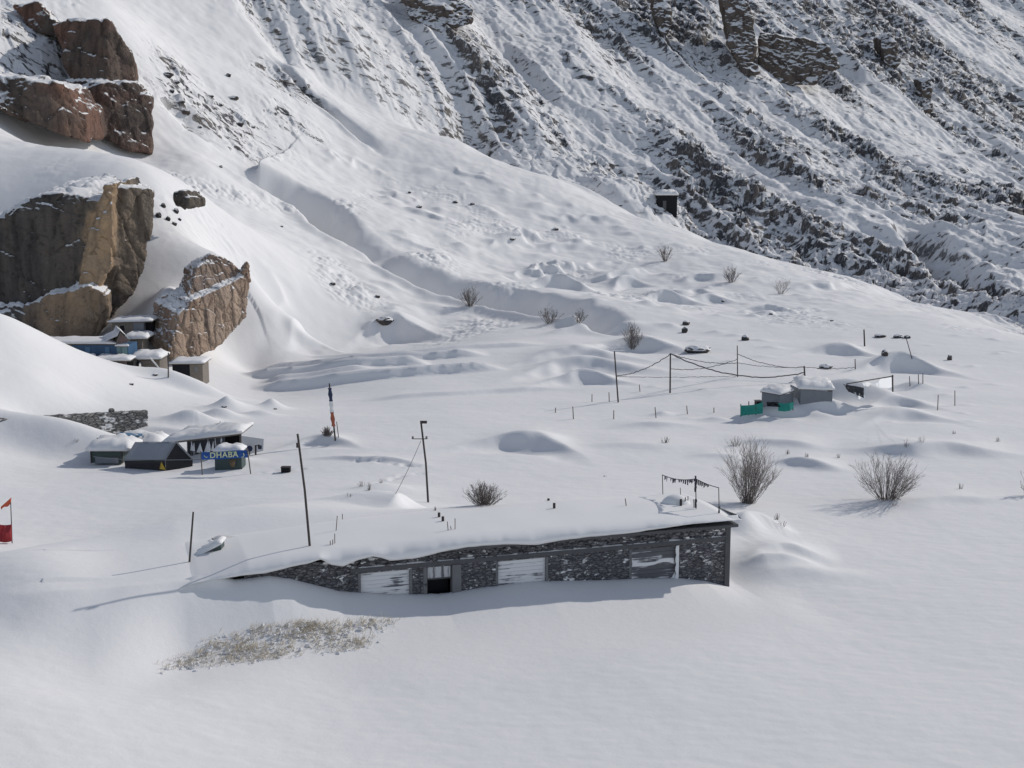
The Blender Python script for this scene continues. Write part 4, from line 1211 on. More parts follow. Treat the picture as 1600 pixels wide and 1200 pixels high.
# stone wall on the left
Rw = ground(232, 666); Lw = ground(-90, 674); ztR, ztL = P(232, 641.5, Rw.y).z, P(-90, 660, Lw.y).z
Rw.z = Lw.z = 0; wd = (Lw - Rw); wl = wd.length; wd = wd.normalized(); wn = Vector((-wd.y, wd.x, 0)) * -1
mb = MB(); nx, nz = 150, 12; R = []
for side in (0, 1):
    rows = []
    for j in range(nz + 1):
        row = []
        for i in range(nx + 1):
            s = wl * i / nx; zt = ztR + (ztL - ztR) * i / nx + .07 * float(perlin(np.array([s * 1.3]), np.array([1.0]), 51)[0])
            z = -.5 + (zt + .5) * j / nz
            bump_ = .05 * float(perlin(np.array([s * 3.1]), np.array([z * 5 + side * 9]), 52)[0])
            c = Rw + wd * s; row.append((c.x + wn.x * (side * .5 + bump_ * (1 if side else -1)), c.y + wn.y * (side * .5 + bump_ * (1 if side else -1)), z))
        rows.append(row)
    R += rows if side == 0 else rows[::-1]
mb.sheet(R); n1 = nx + 1
for k in range(2 * nz + 1):
    a0, b0 = k * n1, (k + 1) * n1
mb.f.append(tuple(k * n1 for k in range(2 * nz + 2))); mb.f.append(tuple(k * n1 + nx for k in reversed(range(2 * nz + 2))))
sw = mb.build('stone_wall', 'rubble', None, True); tag(sw, 'low rubble stone wall with a thin snow cap at the left', 'wall')
wk = Rw + wd * wl * .17; wk.z = ztR + (ztL - ztR) * .17 - .06
w0 = thing('wall_stone', wk, 'small stone knob standing up from the rubble wall', 'stone')
mb = MB(); mb.box(wk + wn * .1, wd * .35, wn * .3, 0, .32); mb.build('stone', 'rubble', w0, bevel=.06)

# ---- generic box hut: corner pixel on the ground, length to the left and right walls
def hut_walls(mb, o, ex, ey, z0, z1): mb.box(o, ex, ey, z0 - o.z, z1 - o.z)

def Y_at(u, v): return ground(u, v).y
def quad(mb, a, b, c, d, th=.03, n=4, wob=0.0, seed=0, nrm=(0, -1, 0)):
    """sheet through four corners a b (top) d c (bottom), slightly crumpled"""
    rg = random.Random(seed); R = []
    a, b, c, d = map(Vector, (a, b, c, d))
    for i in range(n + 1):
        row = []
        for j in range(n + 1):
            p = a.lerp(b, j / n).lerp(d.lerp(c, j / n), i / n)
            if wob and 0 < i < n: p = p + Vector((0, rg.uniform(-wob, wob), rg.uniform(-wob, wob) * .4))
            row.append(p)
        R.append(row)
    mb.sheet(R, th, nrm)

# ---- yard: tarpaulin tent, sheds, banner
Y0 = Y_at(259, 736)
A0 = P(259, 736, Y0); A1 = P(300, 737, Y0 + .9); E0 = P(258, 718.5, Y0 - .02); E1 = P(301.5, 717.5, Y0 + .95); R0 = P(275.6, 690, Y0 + .5)
R1 = P(211, 690.5, Y0 + 2.3); E2 = P(193, 719.5, Y0 + 1.3); A2 = P(196, 734, Y0 + 1.3); E3 = P(236, 712, Y0 + 3.2)
tent = thing('tent', (A0 + A1) / 2, 'grey tarpaulin tent with a steep ridge and black end wall', 'tent')
mb = MB(); quad(mb, R1, R0, E0, E2, .03, 6, .025, 3, (-.3, -.8, .5)); quad(mb, R0, R1, E3, E1, .03, 4, .02, 4, (.4, .3, .8)); mb.build('tarpaulin_roof', 'tarp_grey', tent, True)
mb = MB()
for k in range(1): mb.add([E0 + Vector((0, .06, 0)), A0 + Vector((0, .06, -.3)), A1 + Vector((0, .06, -.3)), E1 + Vector((-.03, .06, 0)), R0 + Vector((0, .06, -.03))], [(0, 1, 2, 3, 4)])
mb.build('end_wall', 'tarp_black', tent)
mb = MB(); quad(mb, E2 + Vector((.03, .05, 0)), E0 + Vector((-.02, .05, 0)), A0 + Vector((-.02, .05, -.3)), A2 + Vector((0, .05, -.3)), .02, 5, .03, 6); mb.build('side_wall', 'tarp_black', tent)
mb = MB(); mb.tube([R0, E0], .035); mb.tube([R0, E1], .035); mb.build('edge_pole', 'steel', tent)
mb = MB(); q1 = P(252, 721.5, Y0 - .05); mb.add([q1, P(259, 734, Y0 - .06), P(249.5, 733, Y0 - .05), P(250, 728, Y0 - .12)], [(0, 1, 2), (0, 2, 3)]); o = mb.build('yellow_flap', 'yellow', tent)
mb = MB(); mb.tube([P(146, 713.5, Y0 + .9), P(193, 718, Y0 + .6), E0 + Vector((0, -.05, 0)), P(318, 718, Y0 + .3)], .022); mb.build('cross_pole', 'steel', tent)

ys = Y_at(168, 727); s0 = P(143, 727, ys)
shed = thing('low_shed', s0, 'low dark green shed under a dome of snow beside the tent', 'shed')
wl_ = P(192, 727, ys).x - s0.x
zt = P(150, 704, ys).z
mb = MB(); mb.box((s0.x, ys + .05, 0), (wl_, 0, 0), (0, 2.2, 0), -.3, zt); mb.build('wall', 'tarp_green', shed)
mb = MB(); mb.box((s0.x + .25, ys - .02, 0), (wl_ - .5, 0, 0), (0, .06, 0), P(150, 724, ys).z, P(150, 715, ys).z); mb.build('panel', 'grey_board', shed)
for fx in (0, .98):
    mb = MB(); mb.tube([(s0.x + wl_ * fx, ys - .02, -.3), (s0.x + wl_ * fx, ys - .02, zt)], .045); mb.build('post', 'wood', shed)
mb = MB(); mb.box((s0.x - .15, ys - .15, 0), (wl_ + .5, 0, 0), (0, 2.5, 0), zt + .002, zt + .06); rf = mb.build('roof', 'pale_wood', shed)
snow_pad([(s0.x - .2, ys - .2), (s0.x + wl_ + .5, ys - .2), (s0.x + wl_ + .5, ys + 2.4), (s0.x - .2, ys + 2.4)], zt + .055, .5, .1, 3).build('roof_snow', 'snow', rf, True)

yb = ys + 2.6
bb = thing('blue_sign', P(166, 692, yb), 'small blue and white patterned sign above the low shed', 'sign')
mb = MB(); quad(mb, P(152, 685, yb), P(181, 681.5, yb), P(181, 691.5, yb), P(153, 693, yb), .03, 2); mb.build('board', 'white_cloth', bb)
mb = MB(); rg = random.Random(5)
for (ua, va, ub, vb) in ((156, 687, 164, 689), (163, 685, 172, 687.5), (169, 687, 179, 690), (158, 690, 166, 691.5), (172, 683.5, 178, 685)):
    a = P(ua, va, yb - .05); b_ = P(ub, vb, yb - .05); mb.add([a, (b_.x, a.y, a.z + .03), b_, (a.x, b_.y, b_.z - .02)], [(0, 1, 2, 3)])
mb.build('blue_pattern', 'banner_blue', bb)
for ux, vx in ((152, 684), (181, 681)):
    mb = MB(); mb.tube([P(ux, 700, yb), P(ux, vx, yb)], .03); mb.build('post', 'pale_wood', bb)

# snowed-up tarpaulin behind the sign
yt = Y_at(205, 690)
tp = thing('covered_pile', P(205, 690, yt), 'blue tarpaulin pile almost buried in snow behind the tent', 'pile')
mb = MB(); quad(mb, P(186, 676, yt + .8), P(222, 677.5, yt + .8), P(223, 681.5, yt), P(184, 680, yt), .05, 4, .05, 8); mb.build('tarpaulin', 'tarp_blue', tp)
c = [P(184, 691, yt), P(252, 692, yt), P(262, 680, yt + 2.2), P(190, 677, yt + 2.2)]
snow_pad([(p.x, p.y) for p in c], [p.z - .15 for p in c], .42, .1, 9, 9, .5).build('snow_cover', 'snow', tp, True)

# long shed behind the tent
yl = Y_at(335, 713)
ls = thing('long_shed', P(335, 713, yl), 'long dark board shed with an open bay and hanging frozen snow', 'shed')
Lz = lambda u, v, dy=0: P(u, v, yl + dy)
mb = MB(); quad(mb, Lz(292, 687.5, .5), Lz(351, 682, 0), Lz(351, 713, 0), Lz(292, 716, .5), .08, 2); mb.build('front_wall', 'hung_snow', ls)
rg = random.Random(8)
for u in (299, 303, 312.5, 324, 326.5, 333):
    top = Lz(u, 690 + rg.uniform(-2, 2), -.1); bot = Lz(u + rg.uniform(-1, 1), 706 + rg.uniform(-3, 3), -.07); w = .10 if u not in (312.5, 324) else .2
    mb = MB(); mb.add([top + Vector((0, .05, 0)), bot + Vector((-w, 0, 0)), bot + Vector((0, -.08, 0)), bot + Vector((w, 0, 0))], [(0, 1, 2), (0, 2, 3), (0, 3, 1)]); mb.build('frozen_snow', 'snow', ls)
mb = MB(); quad(mb, Lz(351, 682, 1.3), Lz(376, 678, 1.3), Lz(376, 709, 1.3), Lz(351, 711, 1.3), .05, 1); mb.build('open_bay', 'black', ls)  # black sheet paints the shade inside the bay
mb = MB(); mb.tube([Lz(376, 712, .0), Lz(375.5, 676, .0)], .07); mb.build('post', 'wood', ls)
a, b, c, d = Lz(254, 692, .2), Lz(376.5, 676.5, -.1), Lz(376.5, 676.5, -.1) + Vector((.2, 2.6, .1)), Lz(254, 692, .2) + Vector((.4, 2.6, .1))
mb = MB(); mb.hexa([p - Vector((0, 0, .12)) for p in (a, b, c, d)] + [a, b, c, d]); rf = mb.build('roof', 'pale_wood', ls)
snow_pad([(p.x, p.y) for p in (a, b, c, d)], [p.z for p in (a, b, c, d)], .34, .06, 11, 12, .5).build('roof_snow', 'snow', rf, True)
mb = MB(); quad(mb, Lz(376, 681, .3), Lz(412, 686, 1.8), Lz(411, 706, 1.8), Lz(376, 711, .3), .06, 2); mb.build('shade_sheet', 'tarp_grey', ls)  # grey sheet stands in for the shadow area right of the shed
# prayer string over the shed
f0 = P(288, 670, yl + 2.2); f1 = P(343.5, 661, yl + 2.2)
st = thing('prayer_flag_string', f0, 'short string of small pale flags above the long shed roof', 'flags')
mb = MB(); pp = sag(f0, f1, .12, 14); mb.tube(pp, .014, n=4); mb.build('cord', 'rope', st)
for i in range(1, 13):
    if i in (4, 9): continue
    p_, q_ = pp[i], pp[i + 1]; mb = MB(); mb.sheet([[p_, q_], [p_ + Vector((.0, .03, -.13)), q_ + Vector((-.05, -.03, -.11))]], .01, (0, 1, 0)); mb.build('flag', 'white_cloth' if i % 3 else 'dark_cloth', st)
pole('flag_pole', (344, 676), (344, 658), .03, 'thin pole holding the flag string above the long shed', 'pole')

# DHABA banner
yd = Y_at(352, 741)
bn = thing('roadside_banner', P(352, 741, yd), 'blue DHABA banner tied between two leaning posts', 'banner')
mb = MB(); R = []
for i in range(13):
    f = i / 12; w = .05 * math.sin(f * 8)
    R.append([P(313 + 73 * f, 706.5 - 3 * f + .6 * math.sin(f * 6), yd + w), P(313.5 + 73 * f, 711.5 - 2.5 * f, yd - w), P(314 + 73.5 * f, 718 - 2.5 * f + .6 * math.sin(f * 5), yd + w)])
mb.sheet(R, .02, (0, 1, 0)); bo = mb.build('cloth', 'banner_blue', bn)
mb = MB(); R = []
for i in range(7):
    f = .28 + .5 * i / 6; w = .05 * math.sin(f * 8)
    R.append([P(313 + 73 * f, 707 - 3 * f, yd + w - .035), P(313.5 + 73 * f, 710 - 2.6 * f, yd - w - .035)])
mb.sheet(R); mb.build('teal_stripe', 'teal', bo)
cu = bpy.data.curves.new('banner_text', 'FONT'); cu.body = 'DHABA'; cu.size = 1.0; cu.extrude = .004; cu.offset = .018; cu.space_character = 1.08; cu.align_x = 'CENTER'; cu.align_y = 'CENTER'
to = bpy.data.objects.new('tmp_text', cu); COL.objects.link(to); dg = bpy.context.evaluated_depsgraph_get()
tm = bpy.data.meshes.new_from_object(to.evaluated_get(dg)); bpy.data.objects.remove(to)
ta_, tb_ = P(328, 711.8, yd - .1), P(372, 710, yd - .1); wdt = (tb_ - ta_).length
co = np.array([tuple(v.co) for v in tm.vertices]); sx = wdt / (co[:, 0].max() - co[:, 0].min()); hz = .33 / (co[:, 1].max() - co[:, 1].min())
tilt = (tb_ - ta_).normalized(); ctr = (ta_ + tb_) / 2 - Vector((0, .03, 0))
for v, c in zip(tm.vertices, co): v.co = ctr + tilt * (c[0] * sx) + Vector((0, 0, 1)) * (c[1] * hz) + Vector((0, -1, 0)) * c[2] - bn.location
tm.materials.clear(); tm.materials.append(M['letter']); lo = bpy.data.objects.new('lettering', tm); COL.objects.link(lo); lo.parent = bo
mb = MB()
mb.tube([P(380, 708, yd - .12), P(381.5, 711, yd - .12), P(380, 714, yd - .12), P(377.5, 714.5, yd - .12)], .025, n=5); mb.build('emblem', 'letter', bo)
mb = MB()
mb.tube([P(319, 712, yd - .12), P(321, 714.5, yd - .12), P(324, 714, yd - .12)], .025, n=5); mb.build('emblem', 'letter', bo)
for (ua, va, ub, vb) in ((316.5, 742, 313.5, 705), (393, 744, 386.5, 701)):
    mb = MB(); g_ = P(ua, va, yd); mb.tube([g_ - Vector((0, 0, .3)), P(ub, vb, yd)], .035); mb.build('post', 'pale_wood', bn)
yc = yd + 1.2
ct = thing('snowy_counter', P(355, 725, yc), 'counter with a smooth loaf of snow behind the blue banner', 'counter')
c = [P(335, 705, yc), P(377, 703, yc), P(377, 703, yc) + Vector((0, 1.2, 0)), P(335, 705, yc) + Vector((0, 1.2, 0))]
mb = MB(); mb.box((c[0].x, yc, 0), (c[1].x - c[0].x, 0, 0), (0, 1.15, 0), -.2, c[0].z - .01); mb.build('body', 'tarp_green', ct)
snow_pad([(p.x, p.y) for p in c], c[0].z, .26, .1, 13).build('snow_loaf', 'snow', ct, True)
mb = MB(); R = []
for i in range(5):
    f = i / 4; R.append([P(358 + 10 * f, 718, yc - .25), P(359 + 8 * f, 724, yc - .32 - .1 * math.sin(f * 3)), P(361 + 5 * f, 730, yc - .25)])
mb.sheet(R, .05, (0, -1, 0)); mb.build('sacking', 'brown', ct)
yg = Y_at(399, 711)
for (uc, vc, vb, lab) in ((390, 701, 712, 'round dark dish on a low stand right of the banner'),):
    d_ = thing('round_sign', P(uc, vb, yg), lab, 'sign'); c = P(uc, vc, yg)
    mb = MB(); mb.tube([c + Vector((0, .03, 0)), c - Vector((0, .03, 0))], .19, n=18); mb.build('disc', 'blue_cloth', d_)
    mb = MB(); mb.tube([P(uc, vb + 4, yg), c], .03); mb.build('stand', 'wood', d_)
d_ = thing('tap_stand', P(399.5, 710, yg), 'dark bent pipe standing in snow right of the round sign', 'pipe')
mb = MB(); mb.tube([P(399.5, 714, yg), P(399.5, 696, yg), P(405, 695.5, yg), P(405.5, 700, yg)], .06, n=8); mb.build('pipe', 'dark_steel', d_)
mb = MB(); mb.box(P(403, 702, yg), (.22, 0, 0), (0, .2, 0), 0, .22); mb.build('head', 'blue_cloth', d_, bevel=.02)
p = ground(446, 739)
bx = thing('box', p, 'small black box lying on the open snow', 'box'); mb = MB(); w = P(453, 739, p.y).x - P(439, 739, p.y).x
mb.box((P(439, 739, p.y).x, p.y, p.z), (w, 0, 0), (0, .4, 0), -.1, .30); mb.build('body', 'black', bx, bevel=.02)
mb = MB(); mb.box((P(439, 739, p.y).x - .02, p.y - .02, p.z), (w + .04, 0, 0), (0, .44, 0), .302, .33); mb.build('lid', 'dark_steel', bx)
# snow-capped box by the left end of the building
p = PZ(340, 866, 2.5)
bx = thing('snowed_box', p, 'little dark box under a hood of snow left of the long building', 'box')
mb = MB(); w = P(345, 866, p.y).x - P(333, 866, p.y).x
mb.box((P(333, 866, p.y).x, p.y, p.z), (w, .05, 0), (0, .6, 0), -.5, .43); mb.build('body', 'tarp_green', bx)
x0 = P(306, 866, p.y).x; x1 = P(346, 866, p.y).x
snow_pad([(x0, p.y - .1), (x1, p.y - .06), (x1, p.y + .7), (x0, p.y + .8)], [p.z - .12, p.z + .42, p.z + .42, p.z - .12], .2, .04, 15, 9, .12).build('snow_hood', 'snow', bx, True)
# ---- huts under the cliff
YV = 106.5
def V(u, v, dy=0.0): return P(u, v, YV + dy)
def hut(name, label, dy, wall_px, wall_mat, roof_px, depth=2.2, thick=.22, seed=1, roof_mat='pale_wood', side=None):
    """wall_px: (u0, v_top, u1, v_bottom); roof_px: (u0, v, u1, v) the roof's front edge; side: (u_end, material) return wall on the right"""
    u0, vt, u1, vb = wall_px
    a, b = V(u0, vb, dy), V(u1, vb, dy); top = V((u0 + u1) / 2, vt, dy).z
    t = thing(name, (a + b) / 2, label, 'hut')
    mb = MB(); mb.box((a.x, a.y, 0), (b.x - a.x, 0, 0), (0, depth, 0), min(a.z, b.z) - .6, top); mb.build('wall', wall_mat, t)
    if side:
        ue, sm = side; c = V(ue, vb, dy); mb = MB(); mb.box((b.x, a.y + .012, 0), (c.x - b.x, 0, 0), (0, depth - .02, 0), min(a.z, b.z) - .6, top); mb.build('wall', sm, t)
    r0, r1 = V(roof_px[0], roof_px[1], dy - .25), V(roof_px[2], roof_px[3], dy - .25)
    c = [r0, r1, r1 + Vector((0, depth + .45, .1)), r0 + Vector((0, depth + .45, .1))]
    mb = MB(); mb.hexa([p - Vector((0, 0, .10)) for p in c] + c); rf = mb.build('roof', roof_mat, t)
    snow_pad([(p.x, p.y) for p in c], [p.z for p in c], thick, .05, seed).build('roof_snow', 'snow', rf, True)
    return t, a, b, top

t, a, b, top = hut('stone_hut', 'uppermost stone hut tucked under the overhanging cliff', 6.0, (176, 504, 209, 526), 'hut_stone', (168, 503.5, 237, 501.5), 2.4, .22, 21, 'pale_wood', (225, 'grey_board'))
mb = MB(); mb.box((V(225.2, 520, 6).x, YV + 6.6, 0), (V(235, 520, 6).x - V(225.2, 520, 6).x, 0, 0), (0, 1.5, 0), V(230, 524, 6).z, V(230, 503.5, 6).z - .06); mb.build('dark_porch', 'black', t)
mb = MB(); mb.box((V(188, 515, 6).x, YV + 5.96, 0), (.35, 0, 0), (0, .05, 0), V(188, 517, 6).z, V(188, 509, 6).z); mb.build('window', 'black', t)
t, a, b, top = hut('stone_hut', 'middle stone hut with a snowy roof beside the blue hut', 3.6, (199, 531, 223, 556), 'hut_stone', (191, 530, 229, 528.5), 2.0, .34, 22)
mb = MB(); mb.box((V(214, 545, 3.6).x, YV + 3.55, 0), (.4, 0, 0), (0, .06, 0), V(214, 548, 3.6).z, V(214, 546, 3.6).z); mb.build('ledge', 'snow', t)
# blue hut with a gabled dormer
a, b = V(112, 560, 0), V(201, 560, 0); top = V(150, 539, 0).z
t = thing('blue_hut', (a + b) / 2, 'blue painted hut with a snowy gable and pale window panels', 'hut')
mb = MB(); mb.box((a.x, a.y, 0), (b.x - a.x, 0, 0), (0, 2.6, 0), a.z - .5, top); wl2 = mb.build('wall', 'blue_paint', t)
for (u0, u1, v0, v1, mt) in ((183, 189, 541, 555, 'teal'), (190.5, 199, 541, 555, 'teal'), (165, 171, 542, 554, 'tarp_blue'), (134, 141, 542, 554, 'tarp_blue')):
    mb = MB(); q0 = V(u0, v1, 0); q1 = V(u1, v0, 0); mb.box((q0.x, a.y - .05, 0), (q1.x - q0.x, 0, 0), (0, .04, 0), q0.z, q1.z); mb.build('window', mt, t)
r0, r1 = V(70, 536.5, -.3), V(181, 537.0, -.3)
c = [r0, r1, V(181, 528, 2.9), V(72, 529.5, 2.9)]
mb = MB(); mb.hexa([p - Vector((0, 0, .09)) for p in c] + c); rf = mb.build('roof', 'pale_wood', t)
snow_pad([(p.x, p.y) for p in c], [p.z for p in c], .24, .05, 23, 12, .3).build('roof_snow', 'snow', rf, True)
g0, g1, gp = V(181, 538, -.35), V(203, 533.5, -.2), V(188, 519.5, -.3)
back = Vector((-1.2, 2.8, .1))
mb = MB(); mb.add([g0 + Vector((.12, .1, 0)), g1 + Vector((-.12, .1, 0)), gp + Vector((0, .1, -.1))], [(0, 1, 2)]); mb.build('gable', 'pink_board', t)
mb = MB(); quad(mb, gp + back, gp, g0, g0 + back, .08, 4, 0, 1, (-.7, 0, .7)); quad(mb, gp, gp + back, g1 + back, g1, .08, 4, 0, 1, (.7, 0, .7)); gr = mb.build('gable_roof', 'pale_wood', t)
mb = MB(); R = []
for i in range(9):
    f = i / 8; k = back * f; L = V(164, 536, -.35) + k; th = .16 + .05 * math.sin(i)
    R.append([L + Vector((.0, 0, .1)), g0.lerp(L, .5) + k * .5 + Vector((0, 0, .22 + th)), g0.lerp(gp, .55) + k + Vector((-.06, 0, th)), gp + k + Vector((0, -.03, th + .02)), gp.lerp(g1, .5) + k + Vector((.06, 0, th * .9)), g1 + k + Vector((.06, -.02, th * .4))])
mb.sheet(R); mb.build('gable_snow', 'snow', gr, True)
mb = MB(); p = V(181, 541.5, -.1); mb.box((p.x, a.y - .3, 0), (V(201, 541, 0).x - p.x, 0, 0), (0, .3, 0), V(190, 541.5, 0).z, V(190, 540, 0).z); sl_ = mb.build('sill', 'pale_wood', t)
snow_pad([(V(180, 541, -.3).x, a.y - .36), (V(201.5, 541, -.3).x, a.y - .36), (V(201.5, 541, 0).x, a.y - .02), (V(180, 541, 0).x, a.y - .02)], V(190, 540, 0).z, .16, .02, 25).build('sill_snow', 'snow', sl_, True)
for uu, vv in ((145, 556), (161, 556.5)):
    mb = MB(); q0 = V(uu, vv, -.25); mb.sheet([[q0 + Vector((.28 * math.cos(k * math.pi / 5) * math.cos(f), .2 * math.sin(k * math.pi / 5) * math.cos(f), .24 * math.sin(f))) for f in (0, .4, .8, 1.2, 1.57)] for k in range(11)]); mb.build('sill_snow', 'snow', t, True)
# lower row in front of the blue hut
t, a, b, top = hut('low_store', 'dark low store with a snowy roof under the blue hut', -2.0, (160, 564.5, 199, 584), 'pink_board', (143, 563.5, 203, 563), 1.6, .22, 26, 'pale_wood', (209, 'black'))
t, a, b, top = hut('low_store', 'small sloping roofed store half buried right of the blue hut', -.5, (221, 563, 250, 584), 'hut_stone', (202, 561, 251, 560.5), 2.4, .42, 27)
mb = MB(); mb.tube([V(234, 558, -1.2), V(250, 577, -1.2)], .07); mb.build('leaning_beam', 'white_cloth', t)
t, a, b, top = hut('stone_hut', 'flat roofed stone hut at the foot of the tan leaning slab', -1.5, (270, 568.5, 297, 592), 'black', (264, 568, 318.5, 567.5), 2.2, .2, 28, 'pale_wood', (317, 'hut_stone'))
mb = MB(); mb.box((V(305, 575, -1.5).x, YV - 1.53, 0), (.18, 0, 0), (0, .05, 0), V(305, 580, -1.5).z, V(305, 573, -1.5).z); mb.build('window', 'grey_board', t)
for k, (u, v, w, h, dy, lab) in enumerate(((258, 566, .9, .8, -.2, 'grey rock lump beside the post near the huts'), (241, 556, .7, .5, 1.0, 'small rock lump behind the sloping roofed store'))):
    pass

# ---- sheds on the right
YR = Y_at(1215, 642)
def Q(u, v, dy=0.0): return P(u, v, YR + dy)
t = thing('grey_shed', Q(1214, 640), 'small grey board shed with a flat snowy roof behind green netting', 'shed')
c0, c1, c2 = Q(1190, 636, 1.6), Q(1217, 640, .2), Q(1239, 638, 1.2)
zt = Q(1217, 617.5, .2).z
mb = MB(); quad(mb, (c0.x, c0.y, zt), (c1.x, c1.y, zt), (c1.x, c1.y, c1.z - .4), (c0.x, c0.y, c0.z - .4), .06, 1); mb.build('wall', 'grey_board', t)
mb = MB(); quad(mb, (c1.x + .01, c1.y, zt), (c2.x, c2.y, zt), (c2.x, c2.y, c2.z - .4), (c1.x + .01, c1.y, c1.z - .4), .06, 1); mb.build('wall', 'grey_board', t)
ex = Vector((.14, -.1, 0)); ro = [Vector((c0.x, c0.y, zt)) + Vector((-.15, -.1, .02)), Vector((c1.x, c1.y, zt)) + Vector((0, -.22, .02)), Vector((c2.x, c2.y, zt)) + Vector((.1, 0, .14)), Vector((c2.x - 1.5, c2.y + 1.6, zt + .14))]
mb = MB(); mb.hexa([p - Vector((0, 0, .012)) for p in ro] + [p + Vector((0, 0, .06)) for p in ro]); rf = mb.build('roof', 'dark_concrete', t)
snow_pad([(p.x, p.y) for p in (ro[0], ro[1], ro[2], ro[3])], [p.z + .06 for p in ro], .26, .02, 31, 8, .5).build('roof_snow', 'snow', rf, True)
# green shade-net fence
nf = thing('net_fence', Q(1190, 645, -.8), 'torn green shade net fence in front of the grey shed', 'fence')
pts = [(1157, 633, 648, -.6), (1170, 632.5, 646, -.8), (1183, 631, 645, -.9), (1192, 629, 644, -.9)]
mb = MB(); mb.sheet([[Q(u, vt + .8 * math.sin(u), dy), Q(u, (vt + vb) / 2, dy - .06 * math.sin(u * 2)), Q(u, vb + 2, dy)] for u, vt, vb, dy in pts], .02, (0, -1, 0)); mb.build('net', 'net_green', nf)
pts = [(1216, 629.5, 640, -.5), (1226, 630, 641, -.7), (1234, 629, 640, -.8), (1240, 627, 636, -.5)]
mb = MB(); mb.sheet([[Q(u, vt + .8 * math.sin(u), dy), Q(u, (vt + vb) / 2, dy - .06 * math.sin(u * 2)), Q(u, vb + 2, dy)] for u, vt, vb, dy in pts], .02, (0, -1, 0)); mb.build('net', 'net_green', nf)
for u, vt, vb, dy in ((1157.5, 631.5, 648, -.55), (1170, 627, 646, -.75), (1181, 627, 645, -.85), (1239, 626, 638, -.45)):
    mb = MB(); mb.tube([Q(u, vb + 3, dy), Q(u, vt, dy)], .035); mb.build('post', 'wood', nf)
ob = thing('dark_crate', Q(1187, 633, -.2), 'dark crate between the green net and the grey shed', 'crate')
mb = MB(); q0 = Q(1181.5, 640, -.2); q1 = Q(1191, 627.5, -.2); mb.box((q0.x, q0.y, 0), (q1.x - q0.x, .1, 0), (-.05, .5, 0), q0.z - .1, q1.z); mb.build('body', 'black', ob, bevel=.03)
mb = MB(); mb.box((q0.x - .03, q0.y - .04, 0), (q1.x - q0.x + .06, .1, 0), (-.05, .58, 0), q1.z + .002, q1.z + .04); mb.build('lid', 'dark_concrete', ob)
ob = thing('dark_tarpaulin', Q(1207, 636, -.35), 'crumpled dark tarpaulin lying against the grey shed', 'tarpaulin')
mb = MB(); quad(mb, Q(1198, 628, -.1), Q(1217, 628.5, -.4), Q(1219, 636, -.6), Q(1199, 635, -.4), .05, 6, .1, 9); mb.build('sheet', 'tarp_black', ob); 
# snow-topped shed
YS = Y_at(1275, 638)
def S_(u, v, dy=0.0): return P(u, v, YS + dy)
t = thing('snow_topped_shed', S_(1272, 636), 'square shed carrying a thick block of snow on its roof', 'shed')
c0, c1, c2 = S_(1244, 636, .9), S_(1250, 638, .2), S_(1300, 636, .6)
z0_, z1_ = S_(1246, 608, .3).z, S_(1300, 612, .6).z
mb = MB(); quad(mb, (c1.x, c1.y, z0_), (c2.x, c2.y, z1_), (c2.x, c2.y, c2.z - .4), (c1.x, c1.y, c1.z - .4), .08, 2); mb.build('wall', 'grey_board', t)
mb = MB(); quad(mb, (c0.x - .1, c0.y + 1.6, z0_), (c1.x - .01, c1.y, z0_), (c1.x - .01, c1.y, c1.z - .4), (c0.x - .1, c0.y + 1.6, c1.z - .4), .08, 2); mb.build('wall', 'grey_board', t)
mb = MB(); quad(mb, (c2.x, c2.y, z1_ + .1), (c2.x + .2, c2.y + 2.0, z1_ + .2), (c2.x + .2, c2.y + 2.0, c2.z - .4), (c2.x, c2.y, c2.z - .4), .08, 2, nrm=(1, 0, 0)); mb.build('wall', 'pale_wood', t)
ro = [Vector((c1.x - .15, c1.y - .1, z0_)), Vector((c2.x + .1, c2.y - .1, z1_ + .08)), Vector((c2.x + .3, c2.y + 2.1, z1_ + .3)), Vector((c0.x + .2, c0.y + 2.0, z0_ + .3))]
mb = MB(); mb.hexa([p + Vector((0, 0, .005)) for p in ro] + [p + Vector((0, 0, .07)) for p in ro]); rf = mb.build('roof', 'dark_concrete', t)
snow_pad([(p.x, p.y) for p in ro], [p.z + .07 for p in ro], .42, .06, 33, 10, .3).build('roof_snow', 'snow', rf, True)
# ruined wall; white sheets coloured and tilted to imitate sun glare
t = thing('sheeted_wall', S_(1360, 610, 1), 'broken low wall with a roof beam and white sheets put in for sun glare', 'wall')
bm0, bm1 = S_(1322, 600, 2.2), S_(1396, 587.5, 2.2)
mb = MB(); mb.tube([bm0, bm1], .045); mb.build('beam', 'pale_wood', t)
mb = MB(); mb.tube([S_(1395, 612, 2.2), S_(1394.5, 586, 2.2)], .06); mb.build('post', 'wood', t)
mb = MB(); quad(mb, S_(1318, 600, 1.2), S_(1350, 606, .6), S_(1350, 622, .5), S_(1326, 612, 1.0), .2, 5, .08, 4); mb.build('broken_wall', 'hung_snow', t)
def sheet_px(outline, dy, tilt):
    mb = MB(); c = S_(sum(o[0] for o in outline) / len(outline), sum(o[1] for o in outline) / len(outline), dy)
    front = [S_(u, v, dy + tilt * (u - outline[0][0]) * .05) for u, v in outline]; n = len(front)
    front = [S_(u, v, dy + tilt * (u - min(o[0] for o in outline)) * .06 + (max(o[1] for o in outline) - v) * .06) for u, v in outline]
    vs = front + [p + Vector((.0, .10, 0)) for p in front]
    mb.add(vs, [tuple(range(n)), tuple(reversed(range(n, 2 * n)))] + [((i + 1) % n, i, i + n, (i + 1) % n + n) for i in range(n)]); return mb
sheet_px([(1368, 600), (1376, 592), (1394, 589.5), (1396, 604), (1388, 607), (1372, 605)], 1.0, 1.6).build('glare_sheet', 'glare_sheet', t)
